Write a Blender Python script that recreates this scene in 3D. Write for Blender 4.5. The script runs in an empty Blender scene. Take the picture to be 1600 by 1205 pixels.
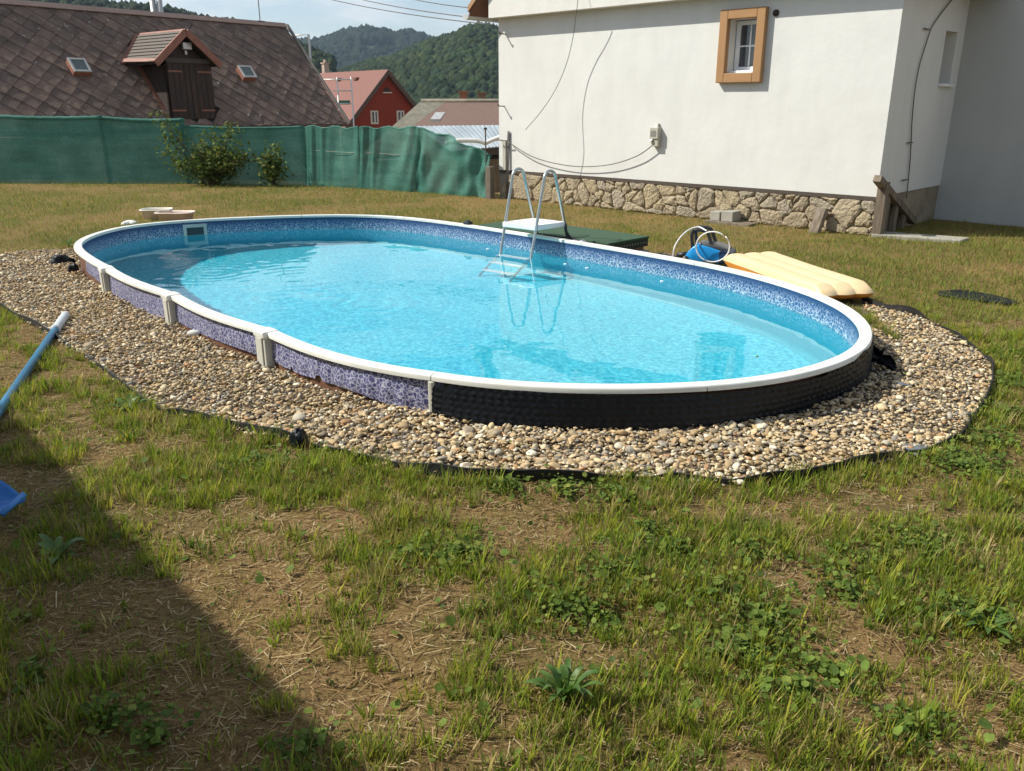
import bpy, bmesh, math, random
import numpy as np
from mathutils import Vector, Matrix

# ---------------------------------------------------------------- camera, sky, sun, exposure
scene = bpy.context.scene
FPX, PITCH, CAMZ = 1300.0, math.radians(18.66), 1.38
cam_d = bpy.data.cameras.new('camera'); cam = bpy.data.objects.new('camera', cam_d)
scene.collection.objects.link(cam); scene.camera = cam
cam.location = (0, 0, CAMZ); cam.rotation_euler = (math.pi/2 - PITCH, 0, 0)
cam_d.sensor_fit = 'HORIZONTAL'; cam_d.sensor_width = 36.0; cam_d.lens = 36.0*FPX/1600.0
cam_d.clip_start = 0.02; cam_d.clip_end = 20000
scene.render.resolution_x, scene.render.resolution_y = 1024, 771

SUN_TRAVEL = Vector((0.21, -0.012, -0.20)).normalized()
SUN_EL = math.asin(-SUN_TRAVEL.z)
SUN_AZ = math.atan2(-SUN_TRAVEL.x, -SUN_TRAVEL.y)      # clockwise from +Y
world = bpy.data.worlds.new('World'); scene.world = world; world.use_nodes = True
wn, wl = world.node_tree.nodes, world.node_tree.links
bg = wn['Background']; bg.inputs[1].default_value = 0.10
sky = wn.new('ShaderNodeTexSky'); sky.sky_type = 'NISHITA'; sky.sun_disc = False
sky.sun_elevation = SUN_EL; sky.sun_rotation = SUN_AZ
sky.air_density = 1.0; sky.dust_density = 0.6; sky.ozone_density = 1.5
# thin high cloud and a few cumulus over the whole sky
tc = wn.new('ShaderNodeTexCoord'); mp = wn.new('ShaderNodeMapping'); mp.inputs['Scale'].default_value = (1.0, 1.0, 3.2)
mp.inputs['Location'].default_value = (0.35, 0.1, 0.0)
wl.new(tc.outputs['Generated'], mp.inputs['Vector'])
n1 = wn.new('ShaderNodeTexNoise'); n1.inputs['Scale'].default_value = 4.2; n1.inputs['Detail'].default_value = 9; n1.inputs['Roughness'].default_value = 0.58; n1.inputs['Distortion'].default_value = 0.3
wl.new(mp.outputs[0], n1.inputs['Vector'])
cr = wn.new('ShaderNodeValToRGB'); cr.color_ramp.elements[0].position = 0.48; cr.color_ramp.elements[1].position = 0.63
cr.color_ramp.elements[0].color = (0.16, 0.16, 0.16, 1); cr.color_ramp.elements[1].color = (1, 1, 1, 1)
wl.new(n1.outputs['Fac'], cr.inputs['Fac'])
mx = wn.new('ShaderNodeMixRGB'); mx.inputs[2].default_value = (6.6, 6.9, 7.2, 1)
wl.new(cr.outputs['Color'], mx.inputs[0]); wl.new(sky.outputs[0], mx.inputs[1]); wl.new(mx.outputs[0], bg.inputs[0])

sun_d = bpy.data.lights.new('sun', 'SUN'); sun_d.energy = 5.0; sun_d.angle = math.radians(0.53); sun_d.color = (1.0, 0.955, 0.86)
sun = bpy.data.objects.new('sun', sun_d); scene.collection.objects.link(sun)
sun.rotation_euler = SUN_TRAVEL.to_track_quat('-Z', 'Y').to_euler(); sun.location = (-20, 0, 20)
scene.view_settings.view_transform = 'Standard'; scene.view_settings.look = 'None'
scene.view_settings.exposure = 0.40; scene.view_settings.gamma = 1.0
scene.view_settings.use_curve_mapping = False
scene.cycles.max_bounces = 10; scene.cycles.transparent_max_bounces = 16; scene.cycles.transmission_bounces = 8
sun_d.cycles.is_caustics_light = True                 # sunlight refracted through the pool water
scene.cycles.sample_clamp_indirect = 4.0

# ---------------------------------------------------------------- helpers
rng = np.random.default_rng(11); random.seed(5)
COL = scene.collection
CP, SP = math.cos(PITCH), math.sin(PITCH)
def ray(x, y):
    a, b = (x-800)/FPX, (y-602.5)/FPX
    return Vector((a, CP-b*SP, -SP-b*CP))
def onz(x, y, z=0.0):                                    # photo pixel -> point on a level plane
    r = ray(x, y); return Vector((0, 0, CAMZ)) + r*((z-CAMZ)/r.z)
def onplane(x, y, p, n):                                 # photo pixel -> point on a wall
    r = ray(x, y); o = Vector((0, 0, CAMZ)); n = Vector(n)
    return o + r*((Vector(p)-o).dot(n)/r.dot(n))
def aty(x, y, Y):                                        # photo pixel -> point at ground distance Y
    r = ray(x, y); return Vector((0, 0, CAMZ)) + r*(Y/r.y)

ORG = {}
def empty(name, loc, label=None, cat=None, group=None):
    o = bpy.data.objects.new(name, None); COL.objects.link(o); o.location = loc; o.empty_display_size = .1
    ORG[o.name] = Vector(loc)
    tag(o, label, cat, group); return o
def tag(o, label=None, cat=None, group=None, kind=None):
    if label: o['label'] = label
    if cat: o['category'] = cat
    if group: o['group'] = group
    if kind: o['kind'] = kind
    return o
def add(name, verts, faces, mat, parent=None, smooth=False, colors=None, loc=None):
    org = ORG[parent.name] if parent is not None else Vector(loc) if loc is not None else Vector((0, 0, 0))
    v = np.asarray([tuple(p) for p in verts] if not isinstance(verts, np.ndarray) else verts, dtype=np.float64) - np.array(org)
    me = bpy.data.meshes.new(name)
    if isinstance(faces, np.ndarray):
        n, k = faces.shape
        me.vertices.add(len(v)); me.vertices.foreach_set('co', v.astype(np.float32).ravel())
        me.loops.add(n*k); me.loops.foreach_set('vertex_index', faces.astype(np.int32).ravel())
        me.polygons.add(n); me.polygons.foreach_set('loop_start', np.arange(0, n*k, k, dtype=np.int32))
        me.update(calc_edges=True)
    else:
        me.from_pydata(v.tolist(), [], [tuple(f) for f in faces]); me.update()
    if colors is not None:
        ca = me.color_attributes.new('tint', 'FLOAT_COLOR', 'POINT')
        c = np.ones((len(v), 4), np.float32); c[:, :3] = colors; ca.data.foreach_set('color', c.ravel())
    if smooth:
        me.polygons.foreach_set('use_smooth', np.ones(len(me.polygons), dtype=bool))
    me.materials.append(mat)
    o = bpy.data.objects.new(name, me); COL.objects.link(o)
    if parent is not None:
        o.parent = parent; ORG[o.name] = org
        if ORG.get('_t'+parent.name): pass
    else:
        o.location = org; ORG[o.name] = org
    return o
class MB:
    def __init__(s): s.v = []; s.f = []
    def quad(s, a, b, c, d):
        i = len(s.v); s.v += [Vector(p) for p in (a, b, c, d)]; s.f.append((i, i+1, i+2, i+3)); return s
    def poly(s, pts):
        i = len(s.v); s.v += [Vector(p) for p in pts]; s.f.append(tuple(range(i, i+len(pts)))); return s
    def frame(s, o, u, v, w, a, b, c):                    # box from corner o, edges a*u, b*v, c*w
        o, u, v, w = Vector(o), Vector(u)*a, Vector(v)*b, Vector(w)*c
        i = len(s.v)
        s.v += [o, o+u, o+u+v, o+v, o+w, o+u+w, o+u+v+w, o+v+w]
        fs = [(0,3,2,1),(4,5,6,7),(0,1,5,4),(1,2,6,5),(2,3,7,6),(3,0,4,7)]
        if u.cross(v).dot(w) < 0: fs = [tuple(reversed(f)) for f in fs]
        s.f += [tuple(i+k for k in f) for f in fs]; return s
    def box(s, c, u, v, w, a, b, d):                      # centred box
        c, u, v, w = Vector(c), Vector(u), Vector(v), Vector(w)
        return s.frame(c-u*a/2-v*b/2-w*d/2, u, v, w, a, b, d)
    def bar(s, p, q, a, b, up=(0, 0, 1)):                 # square bar from p to q
        p, q = Vector(p), Vector(q); w = (q-p).normalized(); up = Vector(up)
        u = w.cross(up)
        if u.length < 1e-4: u = w.cross(Vector((1, 0, 0)))
        u.normalize(); v = w.cross(u).normalized()
        return s.frame(p-u*a/2-v*b/2, u, v, w, a, b, (q-p).length)
    def tube(s, pts, r, n=8, cap=True, closed=False):
        pts = [Vector(p) for p in pts]; m = len(pts); base = len(s.v)
        rs = r if isinstance(r, (list, tuple)) else [r]*m
        up = None
        for k, p in enumerate(pts):
            t = (pts[(k+1) % m]-pts[k-1]) if closed or 0 < k < m-1 else (pts[1]-pts[0] if k == 0 else pts[-1]-pts[-2])
            t.normalize()
            if up is None:
                up = Vector((0, 0, 1)) if abs(t.z) < .9 else Vector((1, 0, 0))
            up = (up - t*up.dot(t))
            if up.length < 1e-5: up = t.orthogonal()
            up.normalize(); sd = t.cross(up)
            for j in range(n):
                a = 2*math.pi*j/n; s.v.append(p+(sd*math.cos(a)+up*math.sin(a))*rs[k])
        for k in range(m if closed else m-1):
            for j in range(n):
                a, b = base+k*n, base+((k+1) % m)*n
                s.f.append((a+j, a+(j+1) % n, b+(j+1) % n, b+j))
        if cap and not closed:
            s.f.append(tuple(base+j for j in reversed(range(n)))); s.f.append(tuple(base+(m-1)*n+j for j in range(n)))
        return s
    def disc(s, c, nrm, r, h, n=16):                      # short cylinder
        nrm = Vector(nrm).normalized(); return s.tube([Vector(c), Vector(c)+nrm*h], r, n)
    def prism(s, pts, ext):                               # extrude a polygon along ext
        pts = [Vector(p) for p in pts]; ext = Vector(ext); n = len(pts); i = len(s.v)
        s.v += pts + [p+ext for p in pts]
        nr = sum(((pts[k]-pts[0]).cross(pts[(k+1) % n]-pts[0]) for k in range(n)), Vector())
        flip = nr.dot(ext) > 0
        f = [tuple(range(n)), tuple(range(2*n-1, n-1, -1))] + [(k, k+n, (k+1) % n+n, (k+1) % n) for k in range(n)]
        if flip: f = [tuple(reversed(q)) for q in f]
        s.f += [tuple(i+k for k in q) for q in f]; return s
    def loft(s, rings, closed=True, cap=False):
        base = len(s.v); n = len(rings[0])
        for r in rings: s.v += [Vector(p) for p in r]
        for k in range(len(rings)-1):
            for j in range(n if closed else n-1):
                a, b = base+k*n, base+(k+1)*n
                s.f.append((a+j, a+(j+1) % n, b+(j+1) % n, b+j))
        if cap:
            s.f.append(tuple(base+j for j in reversed(range(n)))); s.f.append(tuple(base+(len(rings)-1)*n+j for j in range(n)))
        return s
    def build(s, name, mat, parent=None, smooth=False, bevel=0, loc=None):
        o = add(name, s.v, s.f, mat, parent, smooth, loc=loc)
        if bevel:
            m = o.modifiers.new('bevel', 'BEVEL'); m.width = bevel; m.segments = 2; m.limit_method = 'ANGLE'; m.angle_limit = math.radians(40)
        return o
def catmull(P, n, closed=False):
    P = [Vector(p) for p in P]; N = len(P); out = []
    for i in range(N if closed else N-1):
        g = (lambda k: P[k % N]) if closed else (lambda k: P[min(max(k, 0), N-1)])
        a, b, c, d = g(i-1), g(i), g(i+1), g(i+2)
        for k in range(n):
            t = k/n; out.append(.5*((2*b)+(c-a)*t+(2*a-5*b+4*c-d)*t*t+(3*b-a-3*c+d)*t**3))
    if not closed: out.append(P[-1])
    return out
def vnoise(x, y, seed=0):                                 # smooth value noise on arrays
    x = np.asarray(x, float); y = np.asarray(y, float)
    xi, yi = np.floor(x).astype(np.int64), np.floor(y).astype(np.int64); fx, fy = x-xi, y-yi
    h = lambda a, b: (((a*374761393 + b*668265263 + seed*1442695041) ^ ((a*374761393 + b*668265263 + seed*1442695041) >> 13))*1274126177 & 0xffffff)/0xffffff
    sx, sy = fx*fx*(3-2*fx), fy*fy*(3-2*fy)
    return (h(xi, yi)*(1-sx)+h(xi+1, yi)*sx)*(1-sy)+(h(xi, yi+1)*(1-sx)+h(xi+1, yi+1)*sx)*sy
def fbm(x, y, oct=4, seed=0):
    s, a, t = 0, .5, 0
    for k in range(oct): s = s+a*vnoise(np.asarray(x)*2**k, np.asarray(y)*2**k, seed+k*17); t += a; a *= .5
    return s/t

# ---------------------------------------------------------------- materials
def newmat(name):
    m = bpy.data.materials.new(name); m.use_nodes = True
    return m, m.node_tree.nodes, m.node_tree.links, m.node_tree.nodes['Principled BSDF']
def noise_node(N, L, scale, detail=5, rough=.6, coord='Object', vscale=None, dist=0):
    tcn = N.new('ShaderNodeTexCoord'); nn = N.new('ShaderNodeTexNoise')
    nn.inputs['Scale'].default_value = scale; nn.inputs['Detail'].default_value = detail; nn.inputs['Roughness'].default_value = rough; nn.inputs['Distortion'].default_value = dist
    if vscale:
        mm = N.new('ShaderNodeMapping'); mm.inputs['Scale'].default_value = vscale
        L.new(tcn.outputs[coord], mm.inputs[0]); L.new(mm.outputs[0], nn.inputs['Vector'])
    else: L.new(tcn.outputs[coord], nn.inputs['Vector'])
    return nn
def ramp(N, L, src, stops):
    r = N.new('ShaderNodeValToRGB'); e = r.color_ramp.elements
    while len(e) < len(stops): e.new(.5)
    for k, (p, c) in enumerate(stops):
        e[k].position = p; e[k].color = (c[0], c[1], c[2], 1) if hasattr(c, '__len__') else (c, c, c, 1)
    L.new(src, r.inputs['Fac']); return r
def bump(N, L, src, b, strength=.3, dist=.01, prev=None):
    bn = N.new('ShaderNodeBump'); bn.inputs['Strength'].default_value = strength; bn.inputs['Distance'].default_value = dist
    L.new(src, bn.inputs['Height'])
    if prev: L.new(prev.outputs[0], bn.inputs['Normal'])
    if b: L.new(bn.outputs[0], b.inputs['Normal'])
    return bn
def mat(name, stops, scale=6, rough=.7, bmp=.15, bdist=.005, detail=6, metallic=0, vscale=None, coord='Object', bscale=None, dist=0):
    """noise-tinted surface: stops is one colour or a list of ramp stops"""
    m, N, L, b = newmat(name)
    if not isinstance(stops[0], (tuple, list)):
        c = stops; stops = [(.3, tuple(x*.86 for x in c)), (.7, tuple(min(1, x*1.12) for x in c))]
    nn = noise_node(N, L, scale, detail, .6, coord, vscale, dist)
    r = ramp(N, L, nn.outputs['Fac'], stops); L.new(r.outputs[0], b.inputs['Base Color'])
    b.inputs['Roughness'].default_value = rough; b.inputs['Metallic'].default_value = metallic
    if bmp:
        n2 = noise_node(N, L, bscale or scale*6, 4, .6, coord, vscale)
        bump(N, L, n2.outputs['Fac'], b, bmp, bdist)
    return m
# ---------------------------------------------------------------- swimming pool outline (traced, levelled at the rim height)
RIMZ, WATERZ, FLOORZ = 0.20, 0.042, -0.80
RIMPX = [(112,383),(132,400),(156,415),(209,437),(262,458),(330,487),(402,512),(475,539),(569,566),(694,592),(800,603),(910,607),(1012,607),(1145,602),(1225,592),
         (1311,570),(1345,556),(1366,538),(1369,520),(1360,504),(1326,476),(1247,446),(1150,420),(1050,401),(880,373),(700,346),(600,336),(500,335),(400,338),(294,343),(194,352),(132,369)]
def resample(P, n):
    P = np.array([[p[0], p[1]] for p in P]); Q = np.vstack([P, P[:1]])
    d = np.r_[0, np.cumsum(np.hypot(*np.diff(Q, axis=0).T))]; t = np.linspace(0, d[-1], n, endpoint=False)
    return np.stack([np.interp(t, d, Q[:, 0]), np.interp(t, d, Q[:, 1])], 1), d[-1]
NP = 320
OUT, PER = resample(catmull([onz(x, y, RIMZ) for x, y in RIMPX], 14, True), NP)
def smooth_closed(A, sig):
    k = np.arange(-60, 61); g = np.exp(-k**2/(2*sig**2)); g /= g.sum()
    return np.stack([np.convolve(np.r_[A[-60:, c], A[:, c], A[:60, c]], g, 'valid') for c in (0, 1)], 1)
OUT = smooth_closed(OUT, 0.30/PER*NP)
def offset(A, d):
    T = np.roll(A, -1, 0)-np.roll(A, 1, 0); T /= np.hypot(T[:, 0], T[:, 1])[:, None]
    Nn = np.stack([T[:, 1], -T[:, 0]], 1)
    area = np.sum(A[:, 0]*np.roll(A[:, 1], -1)-np.roll(A[:, 0], -1)*A[:, 1])
    return A+(Nn if area > 0 else -Nn)*(d if np.isscalar(d) else np.asarray(d)[:, None])
OUT = offset(OUT, 0.018)
POSTPX = [(160,418),(265,460),(410,516),(676,590)]
postk = [int(np.argmin(np.hypot(*(OUT-np.array(onz(x, y, RIMZ)[:2])).T))) for x, y in POSTPX]
def scallop(k):                                            # the rim bows out a little between two posts
    for a, b in zip(sorted(postk)[:-1], sorted(postk)[1:]):
        if a <= k <= b and b-a < 60:
            return .035*math.sin(math.pi*(k-a)/(b-a))
    return 0
OUT = offset(OUT, [scallop(k)-.006 for k in range(NP)])
def ring(A, z): return [Vector((p[0], p[1], z)) for p in A]
def inside(A, x, y):
    r = np.zeros(np.shape(x), bool); n = len(A)
    for i in range(n):
        x0, y0 = A[i]; x1, y1 = A[(i+1) % n]
        if y0 == y1: continue
        c = ((y0 > y) != (y1 > y)) & (x < (x1-x0)*(y-y0)/(y1-y0)+x0); r ^= c
    return r
INN = offset(OUT, -.064)                                   # inner face of the liner
WAL = offset(OUT, -.030)                                   # outer face of the steel wall
cxy = OUT.mean(0)

def liner_mat(name, outside=False):
    m, N, L, b = newmat(name)
    t = N.new('ShaderNodeTexCoord'); w = N.new('ShaderNodeTexNoise'); w.inputs['Scale'].default_value = 30; w.inputs['Detail'].default_value = 2
    L.new(t.outputs['Object'], w.inputs['Vector'])
    va = N.new('ShaderNodeVectorMath'); va.operation = 'MULTIPLY_ADD'; va.inputs[1].default_value = (.042, .042, .042)
    L.new(w.outputs['Color'], va.inputs[0]); L.new(t.outputs['Object'], va.inputs[2])
    v = N.new('ShaderNodeTexVoronoi'); v.feature = 'DISTANCE_TO_EDGE'; v.inputs['Scale'].default_value = 42 if outside else 40
    L.new(va.outputs[0], v.inputs['Vector'])
    web = ramp(N, L, v.outputs['Distance'], [(.02, 1.0), (.11, 0.0)])
    v2 = N.new('ShaderNodeTexVoronoi'); v2.inputs['Scale'].default_value = 42 if outside else 40; L.new(va.outputs[0], v2.inputs['Vector'])
    if outside:
        base = ramp(N, L, v2.outputs['Color'], [(.2, (.050, .054, .150)), (.8, (.120, .125, .245))])
        mixc = N.new('ShaderNodeMixRGB'); mixc.inputs[2].default_value = (.60, .60, .70, 1)
        k = N.new('ShaderNodeMath'); k.operation = 'MULTIPLY'; k.inputs[1].default_value = .68; L.new(web.outputs[0], k.inputs[0])
        L.new(k.outputs[0], mixc.inputs[0]); L.new(base.outputs[0], mixc.inputs[1]); L.new(mixc.outputs[0], b.inputs['Base Color'])
        n2 = noise_node(N, L, 14, 4, .6); bump(N, L, n2.outputs['Fac'], b, .25, .01)
    else:
        sep = N.new('ShaderNodeSeparateXYZ'); L.new(t.outputs['Object'], sep.inputs[0])
        hz = N.new('ShaderNodeMapRange'); hz.inputs[1].default_value = -.06; hz.inputs[2].default_value = .17; L.new(sep.outputs['Z'], hz.inputs[0])
        # printed border: plain dark blue at the top, blue and white net, then turquoise
        base = ramp(N, L, hz.outputs[0], [(0.0, (.02, .46, .57)), (.26, (.025, .38, .52)), (.44, (.045, .17, .30)), (.66, (.026, .095, .23)), (1.0, (.008, .038, .13))])
        amt = ramp(N, L, hz.outputs[0], [(0.0, .35), (.26, .5), (.45, .80), (.72, .66), (.95, .05)])
        webc = ramp(N, L, hz.outputs[0], [(0.0, (.24, .72, .82)), (.3, (.42, .74, .82)), (.48, (.62, .70, .76)), (.8, (.56, .64, .76))])
        k = N.new('ShaderNodeMath'); k.operation = 'MULTIPLY'; L.new(web.outputs[0], k.inputs[0]); L.new(amt.outputs[0], k.inputs[1])
        mixc = N.new('ShaderNodeMixRGB'); L.new(k.outputs[0], mixc.inputs[0]); L.new(base.outputs[0], mixc.inputs[1]); L.new(webc.outputs[0], mixc.inputs[2])
        L.new(mixc.outputs[0], b.inputs['Base Color'])
    b.inputs['Roughness'].default_value = .38
    return m
M = {}
M['liner_in'] = liner_mat('liner_inside'); M['liner_out'] = liner_mat('liner_outside', True)
def floor_mat():
    m, N, L, b = newmat('liner_floor')
    n1 = noise_node(N, L, 30, 3, .7, dist=.6); n2 = noise_node(N, L, 1.1, 3, .5)
    r1 = ramp(N, L, n1.outputs['Fac'], [(.34, (.020, .45, .60)), (.50, (.060, .63, .76)), (.64, (.22, .79, .86))])
    r2 = ramp(N, L, n2.outputs['Fac'], [(.3, (.84, .94, .97)), (.7, (1, 1, 1))])
    mm = N.new('ShaderNodeMixRGB'); mm.blend_type = 'MULTIPLY'; mm.inputs[0].default_value = 1
    L.new(r1.outputs[0], mm.inputs[1]); L.new(r2.outputs[0], mm.inputs[2]); L.new(mm.outputs[0], b.inputs['Base Color'])
    b.inputs['Roughness'].default_value = .5; return m
M['floor'] = floor_mat()
M['rim'] = mat('rim_plastic', [(.3, (.60, .60, .54)), (.55, (.74, .74, .68)), (.8, (.78, .78, .73))], 3, .45, .08, .002, vscale=(1, 1, 1))
M['post'] = mat('post_plastic', [(.3, (.50, .49, .42)), (.7, (.62, .61, .53))], 5, .5, .08, .002)
def glass_water():
    m, N, L, b = newmat('pool_water'); N.remove(b)
    g = N.new('ShaderNodeBsdfGlass'); g.inputs['IOR'].default_value = 1.33; g.inputs['Roughness'].default_value = 0.0
    g.inputs['Color'].default_value = (.93, .985, 1, 1)
    L.new(g.outputs[0], N['Material Output'].inputs['Surface']); return m
M['water'] = glass_water()

pool = empty('swimming_pool', (float(cxy[0]), float(cxy[1]), 0), 'long oval above-ground pool with white rim and blue mosaic liner, full of water', 'pool')
b = MB()
cove = [(INN, RIMZ-.02), (INN, .12), (INN, .05), (INN, 0), (INN, -.2), (INN, FLOORZ+.07)]
for a in np.linspace(0, math.pi/2, 6)[1:]:
    cove.append((offset(INN, -.07*(1-math.cos(a))), FLOORZ+.07-.07*math.sin(a)))
b.loft([ring(A, z) for A, z in cove]); b.f = [tuple(reversed(q)) for q in b.f]
lin = b.build('wall_liner', M['liner_in'], pool, True)
b = MB(); edge = offset(INN, -.068)
b.loft([ring(edge, FLOORZ+.001), ring(cxy+(edge-cxy)*.66, FLOORZ), ring(cxy+(edge-cxy)*.33, FLOORZ)])
n0 = len(b.v)-NP; b.v.append(Vector((cxy[0], cxy[1], FLOORZ))); c = len(b.v)-1
b.f += [(n0+j, n0+(j+1) % NP, c) for j in range(NP)]
flo = b.build('pool_floor', M['floor'], pool, True)
# water surface: real ripples, so that light bends through it
xs = np.arange(OUT[:, 0].min(), OUT[:, 0].max(), .026); ys = np.arange(OUT[:, 1].min(), OUT[:, 1].max(), .026)
X, Y = np.meshgrid(xs, ys); 
Zw = .0015*(fbm(X*2.6, Y*2.6, 2, 3)-.5)+.0014*(fbm(X*7.5, Y*6.5, 2, 7)-.5)
for (rx, ry, amp, wl_) in ((-1.75, 6.7, .00035, .14), (-2.5, 6.9, .0003, .12), (-2.9, 8.2, .0003, .13)):   # rings spreading from a skimmed insect
    d = np.hypot(X-rx, Y-ry); Zw += amp*np.sin(d/wl_*2*math.pi)*np.exp(-(d/.55)**2)
WIN = offset(INN, .016)
cin = inside(WIN, X+.013, Y+.013)[:-1, :-1]
idx = np.arange(X.size).reshape(X.shape)
fq = np.stack([idx[:-1, :-1][cin], idx[:-1, 1:][cin], idx[1:, 1:][cin], idx[1:, :-1][cin]], 1)
used = np.unique(fq); remap = -np.ones(X.size, int); remap[used] = np.arange(len(used))
wat = add('water', np.stack([X.ravel()[used], Y.ravel()[used], (WATERZ+Zw).ravel()[used]], 1), remap[fq], M['water'], None, True)
tag(wat, 'clear turquoise pool water filling the oval pool', None, kind='structure')
wat.cycles.is_caustics_caster = True
for o in (lin, flo): o.cycles.is_caustics_receiver = True
# ---------------------------------------------------------------- pool shell: rim, posts, outside wall, membrane
ptan = np.roll(OUT, -1, 0)-np.roll(OUT, 1, 0); ptan /= np.hypot(ptan[:, 0], ptan[:, 1])[:, None]
pnor = offset(OUT, 1.0)-OUT
def pool_at(k, d, z):                                      # point beside the rim: index (may be fractional), outward distance, height
    k0 = int(math.floor(k)) % NP; f = k-math.floor(k); k1 = (k0+1) % NP
    p = OUT[k0]*(1-f)+OUT[k1]*f; n = pnor[k0]*(1-f)+pnor[k1]*f; n /= np.hypot(*n)
    return Vector((p[0]+n[0]*d, p[1]+n[1]*d, z))
prof = [(-.066, -.024), (-.066, -.003), (-.063, 0), (-.044, .0008), (-.043, -.0006), (-.041, -.0006), (-.040, .0008), (-.006, 0), (-.002, -.003), (0, -.008), (0, -.026), (-.004, -.028), (-.006, -.022), (-.03, -.020)]
sp = sorted(postk); joints = list(sp); step = int(round(1.27/PER*NP))
k = sp[-1]+step
while k < sp[0]+NP-step*.6: joints.append(k); k += step
joints = sorted(joints)
for a, c in zip(joints, joints[1:]+[joints[0]+NP]):
    r = []
    n = max(8, (c-a))
    for t in np.linspace(a+.05, c-.05, n+1): r.append([pool_at(t, d, RIMZ+z) for d, z in prof])
    b = MB(); b.loft(r, closed=True, cap=True); o = b.build('rim_section', M['rim'], pool, True); es = o.modifiers.new('split', 'EDGE_SPLIT'); es.split_angle = math.radians(32)
M['joint'] = mat('joint_cover', (.62, .62, .56), 8, .5, .05, .002)
# posts on the straight side, each with its cap
for k in postk:
    T = Vector((*ptan[k], 0)); Nn = Vector((*pnor[k], 0)); up = Vector((0, 0, 1))
    c = Vector((*OUT[k], 0))
    last = k == postk[3]
    hw0, hw1 = (.052, .030) if not last else (.016, .010)
    b = MB(); b.frame(c-T*hw0-Nn*.028+up*(-.12), T, Nn, up, 2*hw0, .052 if not last else .03, RIMZ-.03+.12)
    b.frame(c-T*hw1+Nn*(.024 if not last else 0)+up*(-.12), T, Nn, up, 2*hw1, .008, RIMZ-.03+.12)
    p_ = b.build('post', M['post'], pool, bevel=.006)
    if not last:
        b = MB(); b.frame(c-T*.056-Nn*.068+up*(RIMZ-.036), T, Nn, up, .112, .100, .042)
        cp_ = b.build('post_cap', M['rim'], p_, bevel=.010)
        b = MB(); b.disc(c-T*.045+Nn*.031+up*(RIMZ-.020), Nn, .005, .003, 8); b.build('screw', M['joint'], p_)
# brown steel wall and printed foil that has slipped and torn along the lower edge
M['steel'] = mat('brown_steel_wall', [(.3, (.12, .055, .030)), (.7, (.20, .095, .055))], 10, .55, .2, .004, vscale=(6, 6, 1))
b = MB(); b.loft([ring(WAL, RIMZ-.02), ring(WAL, -.25)]); b.build('steel_wall', M['steel'], pool, True)
ks = np.arange(joints[0]-int(.75/PER*NP), sp[-1]+1.01, .25); rr = []
for i, k in enumerate(ks):
    s = k/NP*PER
    q = (k-sp[0])/(sp[-1]-sp[0])
    low = -.03
    if q > .34: low = .012+.022*float(fbm(s*2.2, 1.5, 2, 71))+.012*min(1, max(0, (q-.34)/.1))
    if q > .70: low = .026+.030*float(fbm(s*3.4, 4.5, 3, 72))
    if .735 < q < .745 or .80 < q < .812: low += .022
    if q > .88: low = max(-.01, .040-.36*(q-.88))
    if q < 0: low = .03+.03*float(fbm(s*4, 2, 2, 73))
    puff = .010*max(0, math.sin(s*5.3+1))+.003*abs(math.sin(s*29))
    if q > .7 or q < 0: puff += .007*abs(math.sin(s*31))
    r = []
    for t in np.linspace(0, 1, 9):
        z = (RIMZ-.02)*(1-t)+low*t
        wr = .006*math.sin(t*16+s*4)*(1 if (q > .68 or q < 0) else .35)
        r.append(pool_at(k, -.025+puff*math.sin(t*math.pi*.75)+abs(wr)*t, z))
    rr.append(r)
b = MB(); b.loft(rr, closed=False); b.build('printed_foil', M['liner_out'], pool, True)
# black dimpled drainage membrane wrapped round the near curve and the far side
M['membrane'] = mat('membrane_black', [(.3, (.003, .0045, .0075)), (.7, (.006, .0085, .013))], 12, .42, .05, .002); M['membrane'].node_tree.nodes['Principled BSDF'].inputs['Specular IOR Level'].default_value = .28
def membrane(k0, k1, dmin, topf, name):
    L = (k1-k0)/NP*PER; nu, nv = int(L/.0085), 24
    V = np.zeros((nu+1, nv+1, 3))
    for i in range(nu+1):
        k = k0+(k1-k0)*i/nu; s = i/nu*L; e = min(s, L-s)
        top = topf(s, L)
        for j in range(nv+1):
            t = j/nv; z = top*t+(-.03)*(1-t)
            d = -.004+dmin+.020*math.sin(s*2.1+.5)*(1-t)+.010*math.sin(s*5.7)*(1-t)+.012*(1-t)
            d += .0105*max(0, math.cos(s*2*math.pi/.042+(math.pi if int(z/.028) % 2 else 0)))*max(0, math.cos(z*2*math.pi/.028))
            V[i, j] = pool_at(k, d, z)
    idx = np.arange((nu+1)*(nv+1)).reshape(nu+1, nv+1)
    F = np.stack([idx[:-1, :-1].ravel(), idx[1:, :-1].ravel(), idx[1:, 1:].ravel(), idx[:-1, 1:].ravel()], 1)
    o = add(name, V.reshape(-1, 3), F, M['membrane'], pool, True)
    return o
kR = int(np.argmin(np.hypot(*(OUT-np.array(onz(1366, 512, RIMZ)[:2])).T)))
def mtop(s, L):
    w = .169+.005*math.sin(s*3.1)+.002*math.sin(s*17)
    if s < .12: w -= (.12-s)*.15
    if abs(s-L*.70) < .35: w -= .014*math.cos((s-L*.70)/.35*math.pi/2)
    if s > L-.95: w += .014+.006*math.sin(s*19)
    return w
membrane(sp[-1]+.15, kR if kR > sp[-1] else kR+NP, .004, mtop, 'drainage_membrane')
kL = int(np.argmin(np.hypot(*(OUT-np.array(onz(113, 388, RIMZ)[:2])).T)))
kk0 = (kR if kR > sp[-1] else kR+NP)+1; kk1 = kL if kL > kk0 else kL+NP
membrane(kk0, kk1, -.028, lambda s, L: .13+.01*math.sin(s*4), 'drainage_membrane')
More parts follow.
